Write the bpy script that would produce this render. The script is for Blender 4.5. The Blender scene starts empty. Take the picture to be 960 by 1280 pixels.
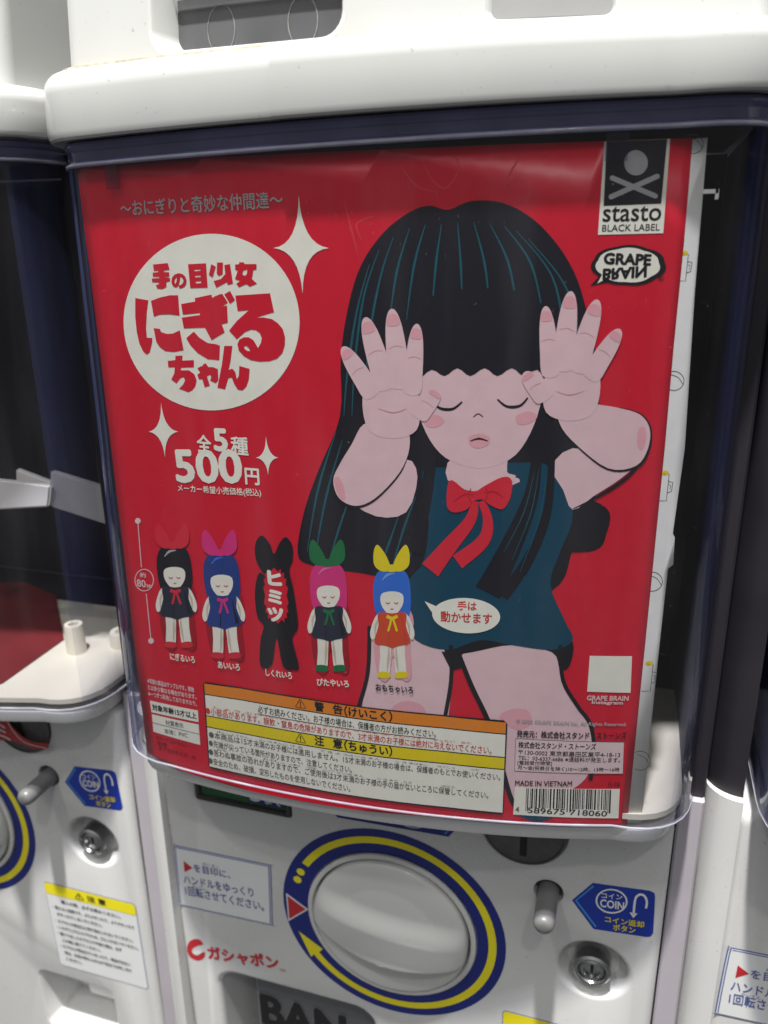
import bpy, bmesh, math, random
from mathutils import Vector, Matrix
from mathutils.geometry import tessellate_polygon
random.seed(7)
S = bpy.context.scene
COL = S.collection

# ------------------------------------------------------------------ camera
CAM = Vector((0.11068, -0.34366, 0.0))
YAW, PITCH, ROLL, FPX = 0.30409, 0.31788, -0.01337, 1008.08
FWD = Vector((-math.sin(YAW)*math.cos(PITCH), math.cos(YAW)*math.cos(PITCH), -math.sin(PITCH)))
_r = Vector((math.cos(YAW), math.sin(YAW), 0)); _u = _r.cross(FWD)
RGT = _r*math.cos(ROLL) + _u*math.sin(ROLL)
UPV = -_r*math.sin(ROLL) + _u*math.cos(ROLL)
cd = bpy.data.cameras.new('camera'); cam = bpy.data.objects.new('camera', cd); COL.objects.link(cam)
cam.matrix_world = Matrix(((RGT.x, UPV.x, -FWD.x, CAM.x), (RGT.y, UPV.y, -FWD.y, CAM.y), (RGT.z, UPV.z, -FWD.z, CAM.z), (0, 0, 0, 1)))
cd.sensor_fit = 'HORIZONTAL'; cd.sensor_width = 36; cd.lens = 36*FPX/960
cd.clip_start = 0.01; cd.clip_end = 50
cd.dof.use_dof = True; cd.dof.focus_distance = 0.345; cd.dof.aperture_fstop = 13
S.camera = cam

# ------------------------------------------------------------------ light
W = bpy.data.worlds.new("World"); S.world = W; W.use_nodes = True
bg = W.node_tree.nodes['Background']; bg.inputs[1].default_value = 1.0
_nt = W.node_tree; _tc = _nt.nodes.new('ShaderNodeTexCoord'); _sx = _nt.nodes.new('ShaderNodeSeparateXYZ'); _rp = _nt.nodes.new('ShaderNodeValToRGB'); _mr = _nt.nodes.new('ShaderNodeMapRange')
_mr.inputs['From Min'].default_value = -1; _nt.links.new(_tc.outputs['Generated'], _sx.inputs[0]); _nt.links.new(_sx.outputs['Z'], _mr.inputs['Value']); _nt.links.new(_mr.outputs[0], _rp.inputs[0]); _nt.links.new(_rp.outputs[0], bg.inputs[0])
for _p, _v in ((0.0, .10), (.42, .055), (.60, .10), (.8, .28), (1.0, .34)):      # dim shop: pale ceiling, darker aisle, floor bounce
    _e = _rp.color_ramp.elements.new(_p); _e.color = (_v*.99, _v, _v*1.02, 1)
for _e in (_rp.color_ramp.elements[0], _rp.color_ramp.elements[-1]):
    _v = .10 if _e.position < .5 else .34; _e.color = (_v, _v, _v, 1)
def lamp(name, loc, target, size, power, col=(1, .98, .94), shape='DISK', size_y=None):
    l = bpy.data.lights.new(name, 'AREA'); l.shape = shape; l.size = size; l.energy = power; l.color = col
    if size_y: l.size_y = size_y
    o = bpy.data.objects.new(name, l); COL.objects.link(o); o.location = loc
    o.rotation_euler = (Vector(target)-Vector(loc)).to_track_quat('-Z', 'Y').to_euler()
    return o
lamp('ceiling_lamp', (0.03, -0.82, 2.70), (0, 0, -.1), .12, 138)
lamp('ceiling_lamp', (-0.75, -1.6, 2.6), (0, 0, -.1), .12, 8)
lamp('ceiling_lamp', (0.75, -1.9, 2.6), (0, 0, -.1), .12, 8)
S.view_settings.view_transform = 'Standard'; S.view_settings.look = 'None'
S.view_settings.exposure = 0.88; S.view_settings.gamma = 1
S.cycles.max_bounces = 14; S.cycles.transparent_max_bounces = 24; S.cycles.caustics_reflective = False

# ------------------------------------------------------------------ materials
def mat(name, col, rough=.4, metal=0., noise=0., scale=60., coat=0., bump=0., spec=.5, grime=0.):
    m = bpy.data.materials.new(name); m.use_nodes = True
    nt = m.node_tree; b = nt.nodes['Principled BSDF']
    b.inputs['Roughness'].default_value = rough; b.inputs['Metallic'].default_value = metal
    b.inputs['Coat Weight'].default_value = coat; b.inputs['Coat Roughness'].default_value = .12
    b.inputs['Specular IOR Level'].default_value = spec
    tc = nt.nodes.new('ShaderNodeTexCoord'); nz = nt.nodes.new('ShaderNodeTexNoise')
    nz.inputs['Scale'].default_value = scale; nz.inputs['Detail'].default_value = 5
    nt.links.new(tc.outputs['Object'], nz.inputs['Vector'])
    mr = nt.nodes.new('ShaderNodeMapRange'); mr.inputs['From Min'].default_value = .3; mr.inputs['From Max'].default_value = .7
    mr.inputs['To Min'].default_value = 1-noise; mr.inputs['To Max'].default_value = 1
    nt.links.new(nz.outputs['Fac'], mr.inputs['Value'])
    mx = nt.nodes.new('ShaderNodeVectorMath'); mx.operation = 'SCALE'
    mx.inputs[0].default_value = col; nt.links.new(mr.outputs[0], mx.inputs['Scale'])
    if grime:       # sparse specks and scuffs, plus uneven gloss
        g = nt.nodes.new('ShaderNodeTexNoise'); g.inputs['Scale'].default_value = 520; g.inputs['Detail'].default_value = 3
        nt.links.new(tc.outputs['Object'], g.inputs['Vector'])
        gr = nt.nodes.new('ShaderNodeMapRange'); gr.inputs['From Min'].default_value = .69; gr.inputs['From Max'].default_value = .76; gr.inputs['To Min'].default_value = 1; gr.inputs['To Max'].default_value = 1-grime
        nt.links.new(g.outputs['Fac'], gr.inputs['Value'])
        m2 = nt.nodes.new('ShaderNodeVectorMath'); m2.operation = 'SCALE'; nt.links.new(mx.outputs[0], m2.inputs[0]); nt.links.new(gr.outputs[0], m2.inputs['Scale'])
        nt.links.new(m2.outputs[0], b.inputs['Base Color'])
        w = nt.nodes.new('ShaderNodeTexNoise'); w.inputs['Scale'].default_value = 45; w.inputs['Detail'].default_value = 6; nt.links.new(tc.outputs['Object'], w.inputs['Vector'])
        wr = nt.nodes.new('ShaderNodeMapRange'); wr.inputs['From Min'].default_value = .35; wr.inputs['From Max'].default_value = .7; wr.inputs['To Min'].default_value = rough*.8; wr.inputs['To Max'].default_value = rough*1.7
        nt.links.new(w.outputs['Fac'], wr.inputs['Value']); nt.links.new(wr.outputs[0], b.inputs['Roughness'])
    else: nt.links.new(mx.outputs[0], b.inputs['Base Color'])
    if bump:
        bp = nt.nodes.new('ShaderNodeBump'); bp.inputs['Strength'].default_value = bump; bp.inputs['Distance'].default_value = .001
        nt.links.new(nz.outputs['Fac'], bp.inputs['Height']); nt.links.new(bp.outputs[0], b.inputs['Normal'])
    return m
def clear(name, face, edge, gl=.03, blend=.35, haze=.0, hz=(.5, .5, .55), smudge=0.):
    m = bpy.data.materials.new(name); m.use_nodes = True; nt = m.node_tree
    for n in list(nt.nodes): nt.nodes.remove(n)
    out = nt.nodes.new('ShaderNodeOutputMaterial'); mix = nt.nodes.new('ShaderNodeMixShader')
    tr = nt.nodes.new('ShaderNodeBsdfTransparent'); g = nt.nodes.new('ShaderNodeBsdfGlossy'); g.inputs['Roughness'].default_value = gl
    lw = nt.nodes.new('ShaderNodeLayerWeight'); lw.inputs['Blend'].default_value = blend
    mc = nt.nodes.new('ShaderNodeMix'); mc.data_type = 'RGBA'
    mc.inputs[6].default_value = (*face, 1); mc.inputs[7].default_value = (*edge, 1)
    pw = nt.nodes.new('ShaderNodeMath'); pw.operation = 'POWER'; pw.inputs[1].default_value = 3.0; nt.links.new(lw.outputs['Facing'], pw.inputs[0]); nt.links.new(pw.outputs[0], mc.inputs[0]); nt.links.new(mc.outputs[2], tr.inputs['Color'])
    fr = nt.nodes.new('ShaderNodeFresnel'); ge = nt.nodes.new('ShaderNodeNewGeometry'); mi = nt.nodes.new('ShaderNodeMapRange')
    mi.inputs['To Min'].default_value = 1.42; mi.inputs['To Max'].default_value = 1/1.42
    nt.links.new(ge.outputs['Backfacing'], mi.inputs['Value']); nt.links.new(mi.outputs[0], fr.inputs['IOR'])
    nt.links.new(fr.outputs[0], mix.inputs[0]); nt.links.new(tr.outputs[0], mix.inputs[1]); nt.links.new(g.outputs[0], mix.inputs[2])
    df = nt.nodes.new('ShaderNodeBsdfDiffuse'); df.inputs['Color'].default_value = (*hz, 1)
    m2 = nt.nodes.new('ShaderNodeMixShader'); nt.links.new(mix.outputs[0], m2.inputs[1]); nt.links.new(df.outputs[0], m2.inputs[2]); nt.links.new(m2.outputs[0], out.inputs['Surface'])
    m2.inputs[0].default_value = haze
    if smudge:      # wiped smears, dust specks and hairline scratches
        tc = nt.nodes.new('ShaderNodeTexCoord'); mp = nt.nodes.new('ShaderNodeMapping'); mp.inputs['Scale'].default_value = (60, 60, 9); mp.inputs['Rotation'].default_value = (0, .5, 0)
        n1 = nt.nodes.new('ShaderNodeTexNoise'); n1.inputs['Scale'].default_value = 1; n1.inputs['Detail'].default_value = 6; nt.links.new(tc.outputs['Object'], mp.inputs[0]); nt.links.new(mp.outputs[0], n1.inputs['Vector'])
        r1 = nt.nodes.new('ShaderNodeMapRange'); r1.inputs['From Min'].default_value = .45; r1.inputs['From Max'].default_value = .8; r1.inputs['To Min'].default_value = haze; r1.inputs['To Max'].default_value = haze+smudge
        nt.links.new(n1.outputs['Fac'], r1.inputs['Value'])
        n2 = nt.nodes.new('ShaderNodeTexNoise'); n2.inputs['Scale'].default_value = 700; n2.inputs['Detail'].default_value = 2; nt.links.new(tc.outputs['Object'], n2.inputs['Vector'])
        r2 = nt.nodes.new('ShaderNodeMapRange'); r2.inputs['From Min'].default_value = .74; r2.inputs['From Max'].default_value = .78; r2.inputs['To Max'].default_value = .10
        nt.links.new(n2.outputs['Fac'], r2.inputs['Value'])
        ad = nt.nodes.new('ShaderNodeMath'); ad.operation = 'ADD'; nt.links.new(r1.outputs[0], ad.inputs[0]); nt.links.new(r2.outputs[0], ad.inputs[1]); nt.links.new(ad.outputs[0], m2.inputs[0])
    return m
M = {}
M['white_plastic'] = mat('white_plastic', (.62, .62, .61), .2, noise=.05, scale=25, bump=.006, grime=.35)
M['hood_plastic'] = mat('hood_plastic', (.50, .505, .495), .12, noise=.06, scale=18, bump=.006, grime=.3)
M['knob_plastic'] = mat('knob_plastic', (.62, .62, .60), .14, noise=.05, scale=20, grime=.25)
M['cream'] = mat('cream_plastic', (.80, .76, .62), .4, noise=.06, scale=40)
M['fin'] = mat('milky_plastic', (.86, .85, .82), .4, noise=.05)
M['dark'] = mat('dark_interior', (.018, .015, .022), .55, noise=.4, scale=30)
M['clear'] = clear('clear_plastic', (.965, .965, .975), (.40, .41, .62), haze=.001, smudge=.015)
M['clear_corner'] = clear('clear_corner', (.80, .81, .88), (.34, .35, .5), haze=.20, hz=(.15, .18, .40), smudge=.08)  # blue haze colour stands in for reflections along the case corner
M['clear_side'] = clear('clear_side', (.93, .93, .955), (.34, .35, .5), haze=.035, hz=(.15, .17, .36), smudge=.05)  # fainter blue haze, likewise painted in place of side reflections
M['rim'] = mat('navy_rim', (.12, .12, .235), .12, noise=.3, scale=40)
M['side_grey'] = mat('side_grey', (.42, .39, .43), .3, noise=.08, scale=30)
M['edge'] = clear('edge_glint', (.8, .8, .88), (.5, .5, .62), gl=.1, haze=.32, hz=(.62, .62, .70), smudge=.25)  # pale haze paints the highlight that runs along the clear edges
M['clear_rim'] = clear('clear_rim', (.80, .80, .90), (.35, .36, .52), gl=.08)
M['clear_tab'] = clear('clear_tab', (.80, .80, .88), (.5, .5, .65), gl=.05)
M['grime'] = mat('seam_grime', (.42, .38, .29), .8, noise=.5, scale=300)
M['smoke'] = mat('smoked_window', (.085, .088, .09), .12, noise=.3, scale=30)
M['grey_panel'] = mat('grey_panel', (.25, .25, .25), .45, noise=.1)
M['grey_line'] = mat('grey_line', (.26, .26, .255), .35, noise=.5, scale=200)
M['navy'] = mat('navy_print', (.008, .018, .19), .3, noise=.08)
M['yellow'] = mat('yellow_print', (.85, .74, .012), .35, noise=.06)
M['sun_yellow'] = mat('label_yellow', (.80, .66, .01), .4, noise=.04)
M['red_print'] = mat('red_mark', (.50, .02, .03), .4, noise=.05)
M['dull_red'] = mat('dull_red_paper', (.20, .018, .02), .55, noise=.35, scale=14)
M['sticker'] = mat('sticker_white', (.74, .75, .75), .35, noise=.04)
M['blue_label'] = mat('blue_label', (.008, .035, .33), .3, noise=.08)
M['cyan'] = mat('cyan_line', (.05, .25, .6), .4)
M['label_ink'] = mat('label_blue_ink', (.06, .09, .30), .5)
M['ink'] = mat('black_ink', (.016, .015, .018), .5)
M['metal'] = mat('lock_metal', (.55, .55, .55), .18, metal=1, noise=.3, scale=200)
M['dark_metal'] = mat('coin_slot_metal', (.16, .155, .15), .42, metal=.7, noise=.25, scale=(150))
M['black'] = mat('black_gap', (.008, .008, .009), .6)
M['grey_button'] = mat('grey_button', (.15, .15, .15), .35, noise=.06)
M['bezel'] = mat('dark_bezel', (.05, .045, .045), .3, noise=.1)
M['lcd'] = mat('green_display', (.012, .10, .035), .2, noise=.2)
M['door_grey'] = mat('smoked_door', (.16, .163, .17), .22, noise=.12, scale=30)
M['lime'] = mat('lime', (.55, .65, .03), .4)
def paper(n, c, r=.33, nz=.07): return mat('print_'+n, c, r, noise=nz, scale=130, bump=.012, spec=.35)
P = dict(red=paper('red', (.66, .010, .030)), white=paper('white', (.88, .87, .71)), black=paper('black', (.013, .012, .015)),
         hair=paper('hair', (.012, .012, .018)), strand=paper('strand', (.012, .105, .13)), teal=paper('teal', (.004, .06, .10)),
         skin=paper('skin', (.80, .56, .55)), blush=paper('blush', (.80, .40, .42)), bow=paper('scarf_red', (.70, .025, .045)),
         bowline=paper('scarf_line', (.50, .012, .03)), orange=paper('orange', (.80, .25, .02)), yellow=paper('yellow', (.82, .66, .01)),
         redtxt=paper('red_text', (.62, .05, .04)), swirl=paper('faint_swirl', (.66, .05, .06)), silver=paper('silver', (.42, .42, .41)),
         doll=paper('doll_skin', (.86, .83, .68)), pink=paper('pink', (.70, .035, .20)), green=paper('green', (.012, .17, .05)),
         dblue=paper('doll_blue', (.03, .16, .62)), dnavy=paper('doll_navy', (.02, .05, .22)), dress=paper('doll_black', (.022, .026, .045)),
         vermil=paper('vermilion', (.66, .07, .02)), greytxt=paper('grey_text', (.12, .12, .11)), shadow=paper('deep_red', (.36, .008, .018)),
         margin=paper('margin', (.84, .84, .78)), pinkbox=paper('pale_red_box', (.8, .62, .58)), rimline=paper('rim_line', (.72, .62, .5)),
         bubblegum=paper('bubblegum', (.80, .16, .38)), skyblue=paper('sky_blue', (.16, .38, .80)), dollshade=paper('doll_shade', (.60, .53, .38)), dkred=paper('dark_red_text', (.24, .006, .012)))

# ------------------------------------------------------------------ object helpers
def link(name, me, m, parent=None, loc=None):
    o = bpy.data.objects.new(name, me); COL.objects.link(o)
    if m: me.materials.append(m)
    if parent: o.parent = parent
    if loc: o.location = loc
    return o
def from_py(name, vs, fs, m, parent=None, smooth=False):
    me = bpy.data.meshes.new(name); me.from_pydata([tuple(v) for v in vs], [], [tuple(f) for f in fs]); me.update()
    if smooth: me.polygons.foreach_set('use_smooth', [True]*len(me.polygons))
    return link(name, me, m, parent)
def from_bm(name, bm, m, parent=None, angle=None):
    bmesh.ops.recalc_face_normals(bm, faces=bm.faces)
    me = bpy.data.meshes.new(name); bm.to_mesh(me); bm.free()
    o = link(name, me, m, parent)
    if angle is not None:
        me.polygons.foreach_set('use_smooth', [True]*len(me.polygons))
        try: me.set_sharp_from_angle(angle=math.radians(angle))
        except Exception: pass
    return o
def thing(name, label, cat, loc=(0, 0, 0), group=None):
    o = bpy.data.objects.new(name, None); COL.objects.link(o); o.location = loc
    o['label'] = label; o['category'] = cat
    if group: o['group'] = group
    return o
def tag(o, label, cat, group=None):
    o['label'] = label; o['category'] = cat
    if group: o['group'] = group
    return o
def spline(pts, n=6, closed=True):
    out = []; N = len(pts)
    for i in range(N if closed else N-1):
        a, b, c, d = (pts[(i-1) % N], pts[i], pts[(i+1) % N], pts[(i+2) % N]) if closed else (pts[max(i-1, 0)], pts[i], pts[i+1], pts[min(i+2, N-1)])
        for k in range(n):
            t = k/n
            out.append(tuple(.5*((2*b[j])+(-a[j]+c[j])*t+(2*a[j]-5*b[j]+4*c[j]-d[j])*t*t+(-a[j]+3*b[j]-3*c[j]+d[j])*t**3) for j in (0, 1)))
    if not closed: out.append(tuple(pts[-1]))
    return out
def ellipse(cx, cy, rx, ry, n=48, rot=0):
    c, s = math.cos(rot), math.sin(rot)
    return [(cx+rx*math.cos(t)*c-ry*math.sin(t)*s, cy+rx*math.cos(t)*s+ry*math.sin(t)*c) for t in (2*math.pi*k/n for k in range(n))]
def ribbon(pts, w0, w1=None, n=5, mid=None):
    """outline polygon of a stroke; width runs w0 -> (mid) -> w1"""
    w1 = w0 if w1 is None else w1
    q = spline(pts, n, False) if len(pts) > 2 else list(pts)
    L, R_ = [], []
    for i, p in enumerate(q):
        a = q[max(i-1, 0)]; b = q[min(i+1, len(q)-1)]
        dx, dy = b[0]-a[0], b[1]-a[1]; l = math.hypot(dx, dy) or 1
        t = i/(len(q)-1); w = w0+(w1-w0)*t
        if mid is not None: w = (w0*(1-2*t)+mid*2*t) if t < .5 else (mid*(2-2*t)+w1*(2*t-1))
        L.append((p[0]-dy/l*w/2, p[1]+dx/l*w/2)); R_.append((p[0]+dy/l*w/2, p[1]-dx/l*w/2))
    return L+R_[::-1]

# ---- the two surfaces: the bowed front of the case (poster) and the base panel
K2, K4, DD, X0 = 0.79372, 4.125, 0.04095, -0.03404
TILT = -0.02362
def bow(x):
    t = x-X0
    return -DD + K2*t*t + K4*t**4
def ray(px, py): return FWD + RGT*((px-480)/FPX) - UPV*((py-640)/FPX)
def PU(px, py):
    d = ray(px, py); t = (-DD-CAM.y)/d.y
    for _ in range(25):
        X = CAM+d*t; q = X.x-X0
        t -= (X.y-bow(X.x))/(d.y-(2*K2*q+4*K4*q**3)*d.x)
    X = CAM+d*t
    return (X.x, X.z)
def BU(px, py, dy=0.):
    d = ray(px, py); t = (dy+TILT*CAM.z-CAM.y)/(d.y-TILT*d.z); X = CAM+d*t
    return (X.x, X.z)
def on_poster(x, z, layer): return (x, bow(x)-.00005*layer, z)
def on_base(x, z, layer): return (x, TILT*z-.00015*layer, z)

def flat_poly(loops):
    """tessellate outer loop + holes -> verts2d, tris"""
    vs = [p for l in loops for p in l]
    tris = tessellate_polygon([[Vector((p[0], p[1], 0)) for p in l] for l in loops])
    return vs, tris
def surf_mesh(name, vs, fs, m, parent, place, layer):
    bm = bmesh.new(); V = [bm.verts.new((v[0], v[2] if len(v) > 2 else 0, v[1])) for v in vs]
    for f in fs:
        try: bm.faces.new([V[i] for i in f])
        except ValueError: pass
    xs = [v[0] for v in vs]
    if place is on_poster and max(xs)-min(xs) > .007:
        for k in range(math.ceil(min(xs)/.008), math.floor(max(xs)/.008)+1):
            bmesh.ops.bisect_plane(bm, geom=bm.verts[:]+bm.edges[:]+bm.faces[:], dist=1e-7, plane_co=(k*.008, 0, 0), plane_no=(1, 0, 0))
    for f in bm.faces: f.normal_update()
    fl = [f for f in bm.faces if f.normal.y > 0]
    if fl: bmesh.ops.reverse_faces(bm, faces=fl)
    for v in bm.verts: v.co = place(v.co.x, v.co.z, layer+v.co.y)
    me = bpy.data.meshes.new(name); bm.to_mesh(me); bm.free()
    me.polygons.foreach_set('use_smooth', [True]*len(me.polygons))
    return link(name, me, m, parent)
class Surf:
    def __init__(s, to2d, place): s.to2d, s.place = to2d, place
    def poly(s, name, px, m, parent, layer, holes=()):
        loops = [[s.to2d(*p) for p in l] for l in (px, *holes)]
        return surf_mesh(name, *flat_poly(loops), m, parent, s.place, layer)
    def polys(s, name, pxs, m, parent, layer):
        """several separate patches of one printed motif"""
        vs, fs = [], []
        for l in pxs:
            v, t = flat_poly([[s.to2d(*p) for p in l]]); o = len(vs); vs += v; fs += [[i+o for i in f] for f in t]
        return surf_mesh(name, vs, fs, m, parent, s.place, layer)
    def text(s, name, lines, m, parent, layer, bold=0.):
        """lines: (string, bottom-left px, bottom-right px, height px); one printed block"""
        vs, fs = [], []
        for st, bl, br, h in lines:
            v, f = glyphs(st, 0.)
            if not v: continue
            x0 = min(p[0] for p in v); x1 = max(p[0] for p in v); y0 = min(p[1] for p in v); y1 = max(p[1] for p in v)
            A = Vector(s.to2d(*bl)); B = Vector(s.to2d(*br)); dx, dy = br[0]-bl[0], br[1]-bl[1]
            H = abs(s.to2d(bl[0], bl[1]-h)[1]-A.y); up = Vector((-(B-A).y, (B-A).x)).normalized() if abs(dx) > abs(dy) else Vector((0, 1))
            up = (up+Vector((0, 1))).normalized()
            b = bold*.9; x0 -= b; x1 += b; y0 -= b; y1 += b
            for k, (ex, ey) in enumerate(((0, 0), (b, 0), (-b, 0), (0, b), (0, -b), (.7*b, .7*b), (-.7*b, .7*b), (.7*b, -.7*b), (-.7*b, -.7*b)) if bold else ((0, 0),)):
                o = len(vs)
                for p in v:
                    q = A+(B-A)*((p[0]+ex-x0)/(x1-x0))+up*(H*(p[1]+ey-y0)/(y1-y0)); vs.append((q.x, q.y, .07*k))
                fs += [[i+o for i in t] for t in f]
        return surf_mesh(name, vs, fs, m, parent, s.place, layer)
_gl = {}
def glyphs(st, bold):
    if (st, bold) in _gl: return _gl[(st, bold)]
    cu = bpy.data.curves.new('type', 'FONT'); cu.body = st; cu.size = 1; cu.offset = bold; cu.resolution_u = 3
    o = bpy.data.objects.new('type', cu); COL.objects.link(o)
    dg = bpy.context.evaluated_depsgraph_get(); me = bpy.data.meshes.new_from_object(o.evaluated_get(dg))
    v = [(a.co.x, a.co.y) for a in me.vertices]; f = [list(p.vertices) for p in me.polygons]
    bpy.data.objects.remove(o); bpy.data.curves.remove(cu); bpy.data.meshes.remove(me)
    _gl[(st, bold)] = (v, f)
    return v, f
PS = Surf(PU, on_poster)
BS = Surf(BU, on_base)
B2 = Surf(lambda x, z: (x, z), on_base)      # base panel in metres

# ------------------------------------------------------------------ the machine
def outline(off, n=48, back=.20, tap=0.):
    """plan of the case: bowed front, rounded corners, straight sides (same point count for every offset)"""
    xl, xr, rl, r = -.1385-off+tap, .1525+off, .024+.014*(1-tap/.0105)+off, .036+off
    f = lambda x: bow(min(max(x, -.14), .153))-.0034-off
    pts = [(xl, back-.02*k*k/9) for k in (0,)]
    pts += [(xl, f(xl+rl)+rl+.06), (xl, f(xl+rl)+rl+.02)]
    a = (xl, f(xl+rl)+rl); c = (xl+rl, f(xl+rl)); b = (xl, f(xl+rl)-.001)
    for k in range(9):
        t = k/8; pts.append(tuple((1-t)**2*a[j]+2*t*(1-t)*(b if j == 0 else c)[j]*1.0+t*t*c[j] for j in (0, 1)))
    xa, xb = xl+rl, xr-r
    for k in range(1, n): pts.append((xa+(xb-xa)*k/n, f(xa+(xb-xa)*k/n)))
    c = (xb, f(xb)); a = (xr, f(xb)+r)
    for k in range(9):
        t = k/8; pts.append(((1-t)**2*c[0]+2*t*(1-t)*xr+t*t*a[0], (1-t)**2*c[1]+2*t*(1-t)*c[1]+t*t*a[1]))
    pts += [(xr, a[1]+.02), (xr, a[1]+.06), (xr, back)]
    return pts
def lift(x, z=0.): return .022*x*min(max((z+.25)/.29, 0), 1)*min(max((.078-z)/.034, 0), 1)
def taper(z): t = min(max((z+.12)/.16, 0), 1); return .0105*t
def sweep(name, prof, m, parent, lo=0, hi=None, closed=False, caps=False, angle=35, corner=None):
    """sweep a profile of (offset, z) along the case plan"""
    rows = []
    for off, z in prof:
        o = outline(off, tap=taper(z)); o = o[lo:hi]; rows.append([(x, y, z+lift(x, z)) for x, y in o])
    bm = bmesh.new(); V = [[bm.verts.new(p) for p in r] for r in rows]
    R = len(V); n = len(V[0])
    for i in range(R if closed else R-1):
        for j in range(n-1):
            fc = bm.faces.new((V[i][j], V[i][j+1], V[(i+1) % R][j+1], V[(i+1) % R][j]))
            if corner and (j <= 7 or n-8 <= j <= n-5): fc.material_index = 1 if j <= 7 else 2
    if caps:
        bm.faces.new([r[0] for r in V]); bm.faces.new([r[-1] for r in V][::-1])
    o = from_bm(name, bm, m, parent, angle)
    if corner: o.data.materials.append(corner); o.data.materials.append(M['clear_side'])
    return o
def slab(name, pts, z0, z1, m, parent, sl=True):
    """horizontal plate from a plan polygon"""
    bm = bmesh.new(); n = len(pts); L = lambda x: 0
    a = [bm.verts.new((x, y, z0+L(x))) for x, y in pts]; b = [bm.verts.new((x, y, z1+L(x))) for x, y in pts]
    bm.faces.new(a); bm.faces.new(b)
    for i in range(n): bm.faces.new((a[i], a[(i+1) % n], b[(i+1) % n], b[i]))
    return from_bm(name, bm, m, parent, 40)
def rrect(x0, z0, x1, z1, r, n=6):
    out = []
    for cx, cz, a0 in ((x1-r, z1-r, 0), (x0+r, z1-r, 90), (x0+r, z0+r, 180), (x1-r, z0+r, 270)):
        for k in range(n+1):
            a = math.radians(a0+90*k/n); out.append((cx+r*math.cos(a), cz+r*math.sin(a)))
    return out
def rr(x0, z0, x1, z1, r): return lambda o: rrect(x0-o, z0-o, x1+o, z1+o, max(r+o, .0008))
def ci(cx, cz, r, n=40): return lambda o: [(cx+(r+o)*math.cos(2*math.pi*k/n), cz+(r+o)*math.sin(2*math.pi*k/n)) for k in range(n)]
def bp(x, z, d): return (x, TILT*z-d, z)         # d metres in front of the base panel
def loft(name, fn, prof, m, parent, cap_first=False, cap_last=False, angle=35):
    """stack of offset loops (offset, d) lying parallel to the base panel"""
    bm = bmesh.new(); V = [[bm.verts.new(bp(x, z, d)) for x, z in fn(o)] for o, d in prof]
    for a, b in zip(V, V[1:]):
        n = len(a)
        for i in range(n): bm.faces.new((a[i], a[(i+1) % n], b[(i+1) % n], b[i]))
    if cap_first: bm.faces.new(V[0])
    if cap_last: bm.faces.new(V[-1])
    return from_bm(name, bm, m, parent, angle)
def arc(c, r, a0, a1, n=5): return [(c[0]+r*math.cos(math.radians(a0+(a1-a0)*k/n)), c[1]+r*math.sin(math.radians(a0+(a1-a0)*k/n))) for k in range(n+1)]

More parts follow.
